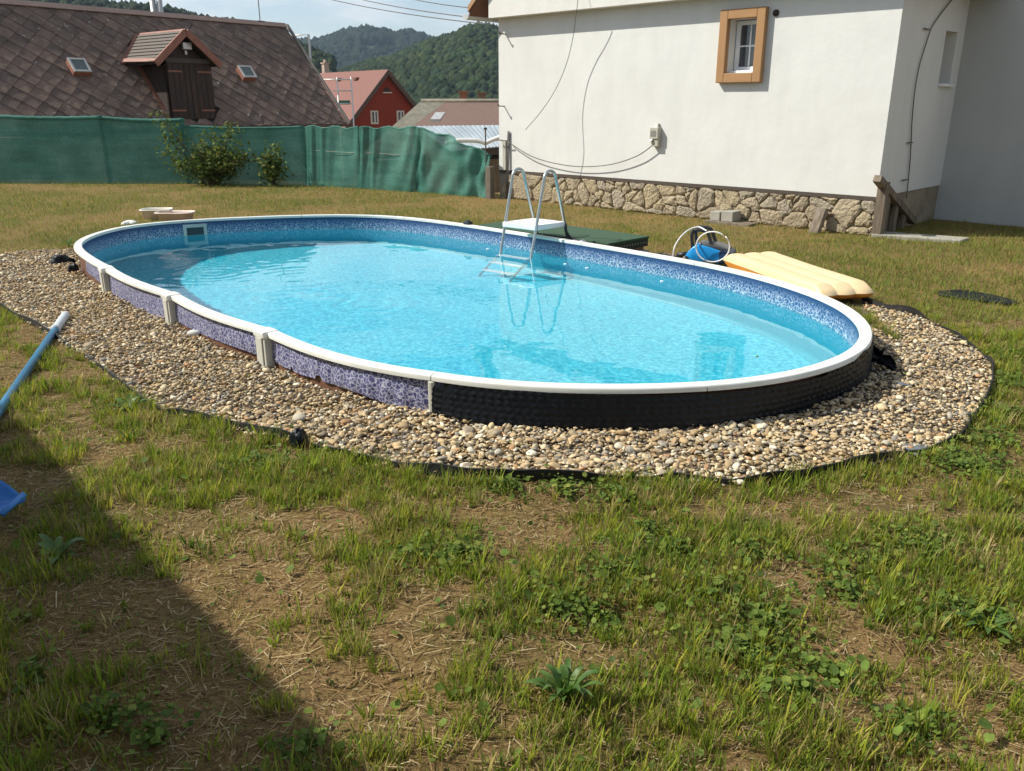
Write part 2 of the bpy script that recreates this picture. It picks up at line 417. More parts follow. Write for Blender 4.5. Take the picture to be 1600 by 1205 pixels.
def crumple(name, c, r, h, seed, parent=None, mt=None, n=18, asp=(1, 1)):
    g = random.Random(seed); rings = []
    for j in range(8):
        t = j/7; rr_ = []
        for i in range(n):
            a = 2*math.pi*i/n
            q = (math.cos(t*math.pi/2)**.6)*(1+.28*math.sin(a*3+seed)+.2*math.sin(a*5+seed*2+t*3)+.15*g.uniform(-1, 1))
            rr_.append(Vector((c[0]+math.cos(a)*r*q*asp[0], c[1]+math.sin(a)*r*q*asp[1], c[2]+h*(math.sin(t*math.pi/2)+.12*g.uniform(-1, 1)*(t > 0)))))
        rings.append(rr_)
    b = MB(); b.loft(rings, cap=True); return b.build(name, mt or M['membrane'], parent, True)
rows = []                                                  # loose end of the membrane curling away from the pool
for i in range(13):
    t = i/12; p0_ = pool_at(kR+1-i*.35, -.01+.13*t**1.3+.018*math.sin(t*14), 0); rows.append([p0_+Vector((.012*math.sin(j*2.1+i), .010*math.cos(j*1.7+i), -.02+(.165-.07*t+.02*math.sin(i*1.9))*j/6)) for j in range(7)])
b = MB(); b.loft(rows, closed=False); b.build('membrane_end', M['membrane'], pool)
c = onz(98, 411, 0); crumple('membrane_end', (c.x-.02, c.y, -.01), .065, .08, 7, pool, asp=(1.6, .8))
c = onz(117, 428, 0); crumple('membrane_end', (c.x, c.y, -.01), .04, .10, 9, pool)
# skimmer mouth in the far wall
kS = int(np.argmin(np.hypot(*(INN-np.array(onz(317, 354, RIMZ)[:2])).T)))
cS = Vector((*INN[kS], 0)); T = Vector((*ptan[kS], 0)); Nn = Vector((*pnor[kS], 0)); up = Vector((0, 0, 1))
M['skim'] = mat('skimmer_plastic', (.50, .55, .50), 8, .45, .05, .002); M['dark'] = mat('dark_inside', (.03, .05, .06), 6, .6, 0)
b = MB()
zt, zb, wd = RIMZ-.045, .0, .088
for (a0, a1, z0, z1) in ((-wd-.035, wd+.035, zt-.035, zt), (-wd-.035, wd+.035, zb, zb+.03), (-wd-.035, -wd, zb+.03, zt-.035), (wd, wd+.035, zb+.03, zt-.035)):
    b.frame(cS+T*a0-Nn*.014+up*z0, T, Nn, up, a1-a0, .02, z1-z0)
sk = b.build('skimmer_frame', M['skim'], pool, bevel=.003)
b = MB(); b.frame(cS-T*wd-Nn*.004+up*(zb+.03), T, Nn, up, 2*wd, .006, zt-zb-.065); b.build('skimmer_dark_panel', M['dark'], sk)  # dark panel: the shade inside the mouth is put into its colour
# white foam specks drifting on the water by the far wall
M['foam'] = mat('foam_white', (.85, .87, .88), 20, .6, 0)
# ---------------------------------------------------------------- pool ladder
M['chrome'] = mat('ladder_steel', [(.3, (.42, .44, .43)), (.7, (.56, .58, .57))], 20, .32, .03, .001, metallic=.75)
M['white_pl'] = mat('white_plastic', (.80, .80, .78), 6, .4, .05, .002)
M['black_pl'] = mat('black_plastic', (.022, .023, .026), 8, .45, .08, .002)
kl = int(np.argmin(np.hypot(*(OUT-np.array(onz(820, 364, RIMZ)[:2])).T)))
lo = Vector((*OUT[kl], 0)); lt = Vector((*ptan[kl], 0)); ln = Vector((*pnor[kl], 0))
if lt.x < 0: lt = -lt
lad = empty('pool_ladder', lo, 'steel A-frame pool ladder with white platform straddling the far rim', 'ladder')
W1, W2 = onz(782, 396, WATERZ), onz(830, 403, WATERZ)
HW = .215
for s in (-1, 1):
    mid = (W1 if s < 0 else W2)
    # the near leg passes the water point, leans out of the water towards the platform
    base = mid; dz = 1.03
    topn = base+ln*.155+up*(.69-.0)
    foot = base-ln*.27+up*(FLOORZ-WATERZ+.01)
    topc = topn+ln*.075+up*.075
    farn = topn+ln*.155
    plat = farn+ln*.05+up*(-.43)
    out_ = farn+ln*.22+up*(-(topn.z)+.02)
    arc = [topn+ln*.0775*(1-math.cos(a))+up*.0775*math.sin(a) for a in np.linspace(0, math.pi, 13)]
    path = [foot, base]+arc+[out_]
    b = MB(); b.tube(path, .0145, 10); b.build('rail', M['chrome'], lad, True).cycles.is_caustics_receiver = True
pz = .335
def legpt(base, z, far=False):
    if not far:
        t = (z-WATERZ)/.69; return base+ln*.155*t+up*(z-WATERZ)
    tz = WATERZ+.69; t = (tz-z)/(tz-.02); return base+ln*(.155+.155+.22*t)+up*(z-WATERZ)
a0, a1 = legpt(W1, pz), legpt(W2, pz); b0, b1 = legpt(W1, pz, True), legpt(W2, pz, True)
dl = (a1-a0).normalized()
b = MB(); b.prism([a0-dl*.012-ln*.03, a1+dl*.012-ln*.03, b1+dl*.012+ln*.012, b0-dl*.012+ln*.012], up*(-.05)); b.build('platform', M['white_pl'], lad, bevel=.008)
for z in (-.02, -.30, -.58):
    t = (z-WATERZ)/(FLOORZ-WATERZ); p, q = W1-ln*.27*t+up*(z-WATERZ), W2-ln*.27*t+up*(z-WATERZ)
    b = MB(); b.frame(p-ln*.05, (q-p).normalized(), ln, up, (q-p).length, .085, .022); b.build('step', M['white_pl'], lad, bevel=.004).cycles.is_caustics_receiver = True
hp = b1+dl*.02
b = MB(); b.tube(catmull([hp+up*(-.02), hp+up*(-.09)+dl*.01, hp+up*(-.15)+dl*.07, hp+up*(-.165)+dl*.16-ln*.02, hp+up*(-.165)+dl*.20-ln*.03], 5), .011, 8); ho = b.build('hose', M['black_pl'], lad, True)
b = MB(); b.tube([hp+up*(-.165)+dl*.19-ln*.03, hp+up*(-.165)+dl*.27-ln*.04], .015, 10); b.tube([hp+up*(-.165)+dl*.225-ln*.034, hp+up*(-.165)+dl*.237-ln*.036], .024, 10); b.build('hose_coupling', M['chrome'], ho, True)
for (x, y, wh) in ((917, 418.5, 'below the hose'), (762, 389, 'left of the ladder'), (883, 412.5, 'right of the ladder'), (1034, 439.5, 'below the pool cleaner')):
    p = onz(x, y, WATERZ+.004); b = MB(); b.disc(p-up*.004, up, .014, .007, 7); tag(b.build('foam_fleck', M['foam'], None, loc=p), 'tiny white foam fleck on the water by the far wall, '+wh, 'foam', 'foam flecks on the water')
kc = int(np.argmin(np.hypot(*(OUT-np.array(onz(723, 351, RIMZ)[:2])).T))); c = pool_at(kc, -.02, RIMZ+.012)
b = MB(); b.box(c, Vector((*ptan[kc], 0)), Vector((*pnor[kc], 0)), up, .075, .07, .035); b.box(c+up*.02, Vector((*ptan[kc], 0)), Vector((*pnor[kc], 0)), up, .04, .05, .02); tag(b.build('black_clip', M['black_pl'], None, bevel=.006, loc=c), 'small black plastic clip sitting on the far rim left of the ladder', 'clip')
# ---------------------------------------------------------------- ground sheet
def fence_y(x):                                            # ground line of the net fence
    return np.interp(x, [-60, -9.43, -4.68, -3.71, -1.71, -.4, .5, 1, 60], [16.5, 15.72, 15.59, 15.33, 14.17, 13.17, 13.6, 40, 40])
def hgt(x, y):
    x = np.asarray(x, float); y = np.asarray(y, float)
    micro = .036*(fbm(x*1.3, y*1.3, 3, 21)-.5)+.040*(fbm(x*5, y*5, 3, 22)-.5)
    near = np.clip(1-(np.hypot(x, y-3)-6)/6, .25, 1)
    d = y-fence_y(x)-.9
    fall = -np.clip(d, 0, 9)*.36-np.clip(d-9, 0, 60)*.03
    fall = np.where(np.abs(x) < 60, fall, fall)
    hole = -.045*np.exp(-(((x+.34)/.16)**2+((y-1.72)/.10)**2))-.03*np.exp(-(((x-.35)/.10)**2+((y-2.0)/.07)**2))
    return micro*near+fall+hole
gx = np.r_[-2400, -1500, -500, -150, -60, -30, np.arange(-20, -6, .5), np.arange(-6, -3.5, .10), np.arange(-3.5, 4.5, .055), np.arange(4.5, 7, .15), np.arange(7, 20, .8), 30, 60, 150, 500, 1500, 2400]
gy = np.r_[-1500, -500, -100, -30, np.arange(-12, 0, 1.0), np.arange(0, 1, .12), np.arange(1, 5.6, .055), np.arange(5.6, 10, .09), np.arange(10, 20, .22), np.arange(20, 40, 1.5), 50, 70, 110, 200, 400, 800, 1600, 2400]
GX, GY = np.meshgrid(gx, gy); GZ = hgt(GX, GY)
ins = inside(offset(OUT, -.02), GX, GY)
idx = np.arange(GX.size).reshape(GX.shape)
anyin = ins[:-1, :-1] | ins[:-1, 1:] | ins[1:, 1:] | ins[1:, :-1]
keep = ~anyin
F = np.stack([idx[:-1, :-1][keep], idx[:-1, 1:][keep], idx[1:, 1:][keep], idx[1:, :-1][keep]], 1)
GBED = [onz(x, y) for x, y in ((-60, 430), (0, 478), (60, 516), (130, 560), (230, 627), (290, 652), (380, 675), (470, 692), (560, 716), (640, 740), (720, 751), (850, 756), (1000, 756), (1090, 757),
        (1180, 756), (1270, 745), (1385, 726), (1465, 704), (1508, 668), (1548, 616), (1553, 588), (1535, 560), (1500, 532), (1450, 503), (1400, 487), (1345, 474))]
kfar0 = int(np.argmin(np.hypot(*(OUT-np.array(onz(1335, 482, RIMZ)[:2])).T))); kfar1 = int(np.argmin(np.hypot(*(OUT-np.array(onz(150, 363, RIMZ)[:2])).T)))
if kfar1 < kfar0: kfar1 += NP
FAR = offset(OUT, .30)
GBED += [Vector((*FAR[k % NP], 0)) for k in range(kfar0, kfar1, 6)]
GBED += [onz(60, 391), onz(0, 399), onz(-60, 405)]
BED = np.array([[p.x, p.y] for p in catmull(GBED, 5, True)])
def ground_mat():
    m, N, L, b = newmat('lawn_soil')
    big = noise_node(N, L, .9, 4, .6); mid = noise_node(N, L, 6, 6, .7); fine = noise_node(N, L, 70, 5, .75); straw = noise_node(N, L, 45, 3, .7, vscale=(1, 3.5, 1), dist=1.6)
    soil = ramp(N, L, fine.outputs['Fac'], [(.28, (.105, .060, .025)), (.5, (.32, .198, .086)), (.72, (.53, .365, .185))])
    stw = ramp(N, L, straw.outputs['Fac'], [(.36, (.125, .073, .026)), (.52, (.34, .22, .085)), (.66, (.54, .40, .18))])
    grn = ramp(N, L, fine.outputs['Fac'], [(.3, (.07, .075, .020)), (.7, (.22, .20, .065))])
    f1 = ramp(N, L, mid.outputs['Fac'], [(.42, 0.0), (.58, 1.0)]); f2 = ramp(N, L, big.outputs['Fac'], [(.46, 0.0), (.62, .55)])
    a = N.new('ShaderNodeMixRGB'); L.new(f1.outputs[0], a.inputs[0]); L.new(soil.outputs[0], a.inputs[1]); L.new(stw.outputs[0], a.inputs[2])
    c = N.new('ShaderNodeMixRGB'); L.new(f2.outputs[0], c.inputs[0]); L.new(a.outputs[0], c.inputs[1]); L.new(grn.outputs[0], c.inputs[2])
    L.new(c.outputs[0], b.inputs['Base Color']); b.inputs['Roughness'].default_value = .95; b.inputs['Specular IOR Level'].default_value = .15
    p = bump(N, L, fine.outputs['Fac'], None, 1.0, .022); p = bump(N, L, mid.outputs['Fac'], None, .8, .05, p); bump(N, L, straw.outputs['Fac'], b, .8, .014, p)
    return m
M['ground'] = ground_mat()
g = add('lawn_ground', np.stack([GX.ravel(), GY.ravel(), GZ.ravel()], 1), F, M['ground'], None, True); tag(g, 'dry patchy lawn and bare soil of the garden', None, kind='structure')
# ---------------------------------------------------------------- gravel bed
M['gravel_base'] = mat('gravel_base', [(.3, (.07, .055, .038)), (.5, (.17, .13, .09)), (.7, (.30, .24, .17))], 60, .9, .8, .02)
inner = offset(OUT, -.045)
bin_ = np.array(inner); m_ = len(bin_)
r_ = []
for p in bin_:                                             # matching point on the outer bed line, along the ray from the pool centre
    dvec = p-cxy; A = BED; Bq = np.roll(BED, -1, 0); e = Bq-A
    den = dvec[0]*e[:, 1]-dvec[1]*e[:, 0]; den[np.abs(den) < 1e-9] = 1e-9
    t = ((A[:, 0]-cxy[0])*e[:, 1]-(A[:, 1]-cxy[1])*e[:, 0])/den; s_ = ((A[:, 0]-cxy[0])*dvec[1]-(A[:, 1]-cxy[1])*dvec[0])/den
    ok = (s_ >= 0) & (s_ <= 1) & (t > 0); tt = t[ok].max() if ok.any() else 1.05
    r_.append(cxy+dvec*max(tt, 1.03))
r_ = np.array(r_)
b = MB(); rows = []
for t in (0, .25, .5, .75, 1.0):
    q = bin_*(1-t)+r_*t; rows.append([Vector((x, y, .002+.5*float(hgt(x, y)))) for x, y in q])
b.loft(rows); tag(b.build('gravel_bed', M['gravel_base'], None, True), 'bed of gravel laid round the pool', None, kind='structure')
def ico(sub):
    bm = bmesh.new(); bmesh.ops.create_icosphere(bm, subdivisions=sub, radius=1.0); bm.verts.ensure_lookup_table()
    v = np.array([p.co[:] for p in bm.verts]); f = np.array([[q.index for q in p.verts] for p in bm.faces]); bm.free(); return v, f
def rotmats(n, flat=.28):
    yaw = rng.uniform(0, 2*math.pi, n); a = rng.normal(0, flat, n); c_ = rng.normal(0, flat, n)
    cy, sy, ca, sa, cc, sc = np.cos(yaw), np.sin(yaw), np.cos(a), np.sin(a), np.cos(c_), np.sin(c_)
    Rz = np.zeros((n, 3, 3)); Rz[:, 0, 0] = cy; Rz[:, 0, 1] = -sy; Rz[:, 1, 0] = sy; Rz[:, 1, 1] = cy; Rz[:, 2, 2] = 1
    Rx = np.zeros((n, 3, 3)); Rx[:, 0, 0] = 1; Rx[:, 1, 1] = ca; Rx[:, 1, 2] = -sa; Rx[:, 2, 1] = sa; Rx[:, 2, 2] = ca
    Ry = np.zeros((n, 3, 3)); Ry[:, 1, 1] = 1; Ry[:, 0, 0] = cc; Ry[:, 0, 2] = sc; Ry[:, 2, 0] = -sc; Ry[:, 2, 2] = cc
    return Rz @ Rx @ Ry
def pebble_mesh(pos, size, sub, name, cols):
    n = len(pos); v0, f0 = ico(sub); protos = []
    for k in range(16):
        r = np.random.default_rng(k+50)
        d = r.normal(0, 1, (5, 3)); d /= np.linalg.norm(d, axis=1)[:, None]
        w = 1+r.normal(0, .05, len(v0)); pv = v0*w[:, None]
        for dd in np.r_[d, -d[:2]]:
            ex = np.maximum(0, pv @ dd-r.uniform(.45, .8)); pv = pv-ex[:, None]*dd[None]
        protos.append(pv*1.25*np.array([1.0, r.uniform(.58, .95), r.uniform(.32, .58)]))
    P = np.array(protos)[rng.integers(0, 16, n)]
    V = np.einsum('nij,nvj->nvi', rotmats(n), P*size[:, None, None])+pos[:, None, :]
    Fx = (f0[None]+(np.arange(n)*len(v0))[:, None, None]).reshape(-1, 3)
    C = np.repeat(cols, len(v0), 0)
    return add(name, V.reshape(-1, 3), Fx, M['pebble'], None, False, C)
def tint_mat(name, rough=.8, transl=0.0, scale=90, amt=.35, bmp=.3, spec=.3, gain=1.0):
    m, N, L, b = newmat(name)
    at = N.new('ShaderNodeAttribute'); at.attribute_name = 'tint'
    nn = noise_node(N, L, scale, 3, .6); r = ramp(N, L, nn.outputs['Fac'], [(.3, 1-amt), (.7, 1+amt*.3)])
    mm = N.new('ShaderNodeMixRGB'); mm.blend_type = 'MULTIPLY'; mm.inputs[0].default_value = 1
    L.new(at.outputs['Color'], mm.inputs[1]); L.new(r.outputs[0], mm.inputs[2]); L.new(mm.outputs[0], b.inputs['Base Color'])
    b.inputs['Roughness'].default_value = rough; b.inputs['Specular IOR Level'].default_value = spec
    if bmp: bump(N, L, nn.outputs['Fac'], b, bmp, .004)
    if transl:
        tr = N.new('ShaderNodeBsdfTranslucent'); L.new(mm.outputs[0], tr.inputs['Color'])
        ms = N.new('ShaderNodeMixShader'); ms.inputs[0].default_value = transl
        L.new(b.outputs[0], ms.inputs[1]); L.new(tr.outputs[0], ms.inputs[2]); L.new(ms.outputs[0], N['Material Output'].inputs['Surface'])
    return m
M['pebble'] = tint_mat('pebble_stone', .75, 0, 70, .28, .25)
sp_ = .0172
px, py = np.meshgrid(np.arange(BED[:, 0].min(), BED[:, 0].max(), sp_), np.arange(BED[:, 1].min(), BED[:, 1].max(), sp_))
px = px.ravel()+rng.uniform(-.5, .5, px.size)*sp_*1.1; py = py.ravel()+rng.uniform(-.5, .5, py.size)*sp_*1.1
kp = inside(BED, px, py) & ~inside(offset(OUT, -.02), px, py) & (px > -6.2)
px, py = px[kp], py[kp]
# where the membrane stands out the stones start a little further away; loose edge, thin towards soil
dist_ = np.hypot(px, py)
fillp = rng.random(px.size) < np.where(dist_ < 9, .93, .6); px, py, dist_ = px[fillp], py[fillp], dist_[fillp]
n = len(px); size = np.clip(rng.lognormal(math.log(.0092), .40, n), .0042, .026)
pal = np.array([(.36, .27, .165), (.45, .36, .24), (.29, .215, .13), (.53, .46, .36), (.60, .56, .48), (.235, .20, .16), (.32, .30, .265), (.185, .18, .175), (.36, .215, .12), (.46, .39, .28), (.40, .305, .19), (.27, .225, .165)])
wts = np.array([15, 14, 13, 9, 5, 9, 8, 4, 4, 12, 14, 10.]); wts /= wts.sum()
cols = pal[rng.choice(len(pal), n, p=wts)]*rng.uniform(.84, 1.22, (n, 1))*np.array([1.24, 1.19, 1.04])
zz = hgt(px, py)*.5+.006+rng.uniform(-.004, .016, n)+(vnoise(px*6, py*6, 5)-.5)*.018
pos = np.stack([px, py, zz], 1)
nr = dist_ < 3.85
tag(pebble_mesh(pos[nr], size[nr], 2, 'gravel', cols[nr]), 'beige and grey pebbles of the gravel bed nearest the camera', 'gravel', kind='stuff')
tag(pebble_mesh(pos[~nr], size[~nr], 1, 'gravel', cols[~nr]), 'beige and grey pebbles of the gravel bed round the far side', 'gravel', kind='stuff')
# a few single stones that stand out
for i, (x, y, s, c, lab) in enumerate(((303, 521, .045, (.62, .61, .58), 'pale grey fist-sized stone lying on the gravel below the second post'),
        (1415, 600, .045, (.10, .115, .13), 'flat dark slate shard on the gravel right of the black membrane'), (1515, 647, .05, (.12, .14, .15), 'dark slate shard at the right edge of the gravel'),
        (1430, 700, .055, (.13, .145, .155), 'dark slate shard at the lower right gravel edge beside the edging'))):
    p = onz(x, y, .028 if i == 0 else .012); v0, f0 = ico(2); r = np.random.default_rng(90+i)
    v = v0*(1+r.normal(0, .09 if i == 0 else .2, (len(v0), 1)))*np.array([s, s*.62, s*(.5 if i == 0 else .12)])
    o = add('stone' if i == 0 else 'slate_shard', v+np.array(p), f0, mat('stone_%d' % i, c, 30, .8, .3, .004), None, i == 0, loc=p); tag(o, lab, 'stone')
# ---------------------------------------------------------------- black edging strip round the gravel
M['edging'] = mat('edging_plastic', [(.3, (.008, .008, .009)), (.6, (.015, .0145, .014)), (.82, (.055, .045, .032))], 7, .6, .3, .004)
EDG = catmull([Vector((p.x, p.y, 0)) for p in GBED[:26]], 8)
b = MB(); rin, rout = [], []
rows = []
for i, p in enumerate(EDG):
    t = (EDG[min(i+1, len(EDG)-1)]-EDG[max(i-1, 0)]).normalized(); nn_ = Vector((t.y, -t.x, 0)); s = i*.1
    h0 = float(hgt(p.x, p.y)); h = .042+.012*math.sin(s*1.7)+.008*math.sin(s*5.1); lean = .012*math.sin(s*2.3)
    if i < 60: h -= .010
    rows.append([p+nn_*.0+Vector((0, 0, h0-.04)), p+nn_*lean+Vector((0, 0, h0+h)), p+nn_*(lean-.006)+Vector((0, 0, h0+h+.001)), p-nn_*.006+Vector((0, 0, h0-.04))])
b.loft(rows, closed=True, cap=True)
c = EDG[len(EDG)//2]; ed = empty('edging_strip', (c.x, c.y, 0), 'black plastic edging strip along the outer edge of the gravel bed', 'edging')
b.build('strip', M['edging'], ed)
c = onz(468, 697); crumple('loose_end', (c.x, c.y, 0), .030, .075, 5, ed, M['membrane'])
# ---------------------------------------------------------------- white house
UP = Vector((0, 0, 1))
ZP = .427                                                  # lower edge of the plaster
HA = onz(1370, 308, ZP); HB = onz(780, 265, ZP); HA.z = HB.z = 0
hu = (HA-HB).normalized(); hn = Vector((hu.y, -hu.x, 0))   # along the wall to the right, out towards the garden
if hn.y > 0: hn = -hn
hw = -hn; HL = (HA-HB).length
def hpix(x, y, off=0.0): return onplane(x, y, HA+hn*off, hn)
def hst(x, y, off=0.0): p = hpix(x, y, off)-HB; return p.dot(hu), p.z
def plaster(name, c, shade=.93):
    m, N, L, b = newmat(name)
    n1 = noise_node(N, L, 1.3, 5, .6); n2 = noise_node(N, L, 120, 3, .6); n3 = noise_node(N, L, 5, 4, .6, vscale=(1, 1, .25))
    r = ramp(N, L, n1.outputs['Fac'], [(.3, tuple(x*shade for x in c)), (.7, c)]); r3 = ramp(N, L, n3.outputs['Fac'], [(.3, .95), (.6, 1.0)])
    mm = N.new('ShaderNodeMixRGB'); mm.blend_type = 'MULTIPLY'; mm.inputs[0].default_value = 1; L.new(r.outputs[0], mm.inputs[1]); L.new(r3.outputs[0], mm.inputs[2])
    L.new(mm.outputs[0], b.inputs['Base Color']); b.inputs['Roughness'].default_value = .92; b.inputs['Specular IOR Level'].default_value = .2
    q = bump(N, L, n2.outputs['Fac'], None, .25, .004); bump(N, L, n1.outputs['Fac'], b, .25, .05, q); return m
M['plaster'] = plaster('white_plaster', (.675, .675, .642))
M['plaster_gable'] = plaster('cream_plaster', (.68, .67, .62))
M['trim'] = plaster('ochre_trim', (.40, .232, .115), .88)
M['tar'] = mat('tar_edge', (.075, .058, .045), 20, .9, .4, .01)
M['frame_w'] = mat('window_frame_white', (.78, .79, .80), 4, .35, .03, .001)
def glass_mat(name, c=(.035, .045, .055)):
    m, N, L, b = newmat(name); nn = noise_node(N, L, 3, 3, .5); r = ramp(N, L, nn.outputs['Fac'], [(.35, c), (.65, tuple(x*2.2 for x in c))]); L.new(r.outputs[0], b.inputs['Base Color'])
    b.inputs['Roughness'].default_value = .04; b.inputs['Specular IOR Level'].default_value = .8; return m
M['glass'] = glass_mat('window_glass')
house = empty('white_house', HA, 'white plastered house with rubble stone plinth and ochre window frame behind the pool', 'house')
def holed(b, o, u, v, n, w, h, holes, depth):
    """wall w x h from corner o with rectangular recesses (s0,s1,t0,t1) of a given depth behind it"""
    S = sorted({0, w, *[q for H in holes for q in H[:2]]}); T = sorted({0, h, *[q for H in holes for q in H[2:]]})
    for s0, s1 in zip(S, S[1:]):
        for t0, t1 in zip(T, T[1:]):
            if any(H[0]-1e-6 <= s0 and s1 <= H[1]+1e-6 and H[2]-1e-6 <= t0 and t1 <= H[3]+1e-6 for H in holes): continue
            b.quad(o+u*s0+v*t0, o+u*s1+v*t0, o+u*s1+v*t1, o+u*s0+v*t1)
    for (s0, s1, t0, t1) in holes:
        c = [o+u*s0+v*t0, o+u*s1+v*t0, o+u*s1+v*t1, o+u*s0+v*t1]; d = [p-n*depth for p in c]
        for k in range(4): b.quad(c[k], d[k], d[(k+1) % 4], c[(k+1) % 4])
        b.quad(*d)
# front wall with the window recess
wtl, wbr = hst(1141.5, 30.5), hst(1181, 114.5); wbl = hst(1136.5, 114.5); wtr = hst(1187, 28)
ws0, ws1 = (wtl[0]+wbl[0])/2, (wbr[0]+wtr[0])/2; wt0, wt1 = (wbr[1]+wbl[1])/2, (wtl[1]+wtr[1])/2
HT = 3.6
b = MB(); holed(b, HB+UP*ZP, hu, UP, hn, HL, HT-ZP, [(ws0, ws1, wt0-ZP, wt1-ZP)], .20)
# side wall (in shade) with its narrow window niche, and underside of the plaster
SD = (onplane(1465, 300, HA, hu)-HA); SDL = SD.dot(hw)
def sst(x, y): p = onplane(x, y, HA, hu)-HA; return p.dot(hw), p.z
q0, q1 = sst(1467, 130), sst(1495, 50); q0b = sst(1485, 131); q1b = sst(1478, 48)
ns0, ns1 = (q0[0]+q1b[0])/2, (q0b[0]+q1[0])/2; nt0, nt1 = (q0[1]+q0b[1])/2, (q1[1]+q1b[1])/2
SDL = max(SDL, ns1+.25)
holed(b, HA+UP*ZP, hw, UP, hu, SDL+.01, HT-ZP, [(ns0, ns1, nt0-ZP, nt1-ZP)], .30)
b.quad(HB+UP*ZP, HB+hw*.06+UP*ZP, HA+hw*.06+UP*ZP, HA+UP*ZP)
# far left wall and back
b.quad(HB+UP*ZP, HB+hw*8+UP*ZP, HB+hw*8+UP*HT, HB+UP*HT)
wall = b.build('wall', M['plaster'], house)
b = MB(); i0 = HA+hw*SDL
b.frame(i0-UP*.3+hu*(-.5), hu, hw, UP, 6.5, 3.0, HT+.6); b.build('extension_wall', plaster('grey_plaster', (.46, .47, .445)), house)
b = MB(); b.frame(HA+hw*ns0+UP*(nt0-.035)+hu*.003, hw, hu, UP, ns1-ns0+.04, .045, .03); b.build('window_sill', M['frame_w'], house)
# window: ochre surround, white frame, muntins, panes
win = MB(); tw = .105; pr = .075
o_ = HB+UP*0
def fr(s0, s1, t0, t1, d0, d1): return (HB+hu*s0+UP*t0+hn*d0, hu, UP, hn, s1-s0, t1-t0, d1-d0)
win.frame(*fr(ws0-tw, ws0, wt0-tw, wt1+tw, .002, pr)); win.frame(*fr(ws1, ws1+tw, wt0-tw, wt1+tw, .002, pr))
win.frame(*fr(ws0, ws1, wt0-tw, wt0, .002, pr)); win.frame(*fr(ws0, ws1, wt1, wt1+tw, .002, pr))
wso = win.build('window_surround', M['trim'], house, bevel=.008)
b = MB(); fw = .045
b.frame(*fr(ws0+.01, ws0+.01+fw, wt0+.03, wt1-.01, -.19, -.13)); b.frame(*fr(ws1-.01-fw, ws1-.01, wt0+.03, wt1-.01, -.19, -.13))
b.frame(*fr(ws0+.01+fw, ws1-.01-fw, wt1-.01-fw, wt1-.01, -.19, -.13)); b.frame(*fr(ws0+.01+fw, ws1-.01-fw, wt0+.03, wt0+.03+fw, -.19, -.13))
wf = b.build('window_frame', M['frame_w'], house, bevel=.004)
b = MB(); b.frame(*fr(ws0+.002, ws1-.002, wt0+.004, wt0+.03, -.195, -.02)); b.build('window_sill', M['frame_w'], house, bevel=.003)
gs0, gs1, gt0, gt1 = ws0+.01+fw, ws1-.01-fw, wt0+.03+fw, wt1-.01-fw; gm, tm = (gs0+gs1)/2, (gt0+gt1)/2
for (a0, a1) in ((gs0, gm-.008), (gm+.008, gs1)):
    for (c0, c1) in ((gt0, tm-.008), (tm+.008, gt1)):
        b = MB(); b.frame(*fr(a0, a1, c0, c1, -.175, -.165)); b.build('pane', M['glass'], wf)
b = MB(); b.frame(*fr(gm-.008, gm+.008, gt0, gt1, -.178, -.155)); b.build('muntin', M['frame_w'], wf)
b = MB(); b.frame(*fr(gs0, gs1, tm-.008, tm+.008, -.179, -.157)); b.build('muntin', M['frame_w'], wf)
# overhanging gable with its ledge, verge board, roof
LEDGE = .18; zl = onplane(800, 25, HA+hn*LEDGE, hn).z
gw = HL+.05; rise = gw/2*math.tan(math.radians(41))
gp = lambda s, z, d: HB+hu*s+UP*z+hn*d
b = MB(); b.prism([gp(-.02, zl, .004), gp(gw, zl, .004), gp(gw, zl+.32, .004), gp(gw/2, zl+.32+rise, .004), gp(-.02, zl+.32, .004)], hn*LEDGE); b.build('gable', M['plaster_gable'], house)
M['rooft'] = mat('roof_tiles_brown', (.16, .075, .05), 8, .8, .4, .02); M['verge'] = mat('verge_board', (.36, .21, .10), 12, .7, .3, .006, vscale=(1, 1, 6)); M['gutter'] = mat('zinc_gutter', (.50, .50, .48), 6, .45, .05, .003, metallic=.3)
for s in (-1, 1):
    e = gp(-.36, zl+.05, .25) if s < 0 else gp(gw+.34, zl+.05, .25); r = gp(gw/2, zl+.05+(gw/2+.36)*math.tan(math.radians(41)), .25)
    b = MB(); b.prism([e, r, r+UP*.12, e+UP*.12], hw*9); ro = b.build('roof', M['rooft'], house)
    b = MB(); b.prism([e+UP*.05+hn*.003, r+UP*.05+hn*.003, r+UP*.13+hn*.003, e+UP*.13+hn*.003], hn*.025); b.build('verge_board', M['verge'], ro)
    if s < 0:
        b = MB(); b.prism([e+UP*.02-hu*.005+hu*.07*math.cos(a)-hu*.075+UP*.07*math.sin(a) for a in np.linspace(math.pi, 2*math.pi, 9)], hw*9); b.build('gutter', M['gutter'], ro)
        b = MB(); b.tube(catmull([e+hw*.75-hu*.05-UP*.05, e+hw*.75-UP*.16, e+hw*.72+hu*.14-UP*.27, e+hw*.72+hu*.28-UP*.42, e+hw*.72+hu*.36-UP*.55, e+hw*.72+hu*.37-UP*2.4], 5), .05, 12); b.build('downpipe', M['frame_w'], ro, True)
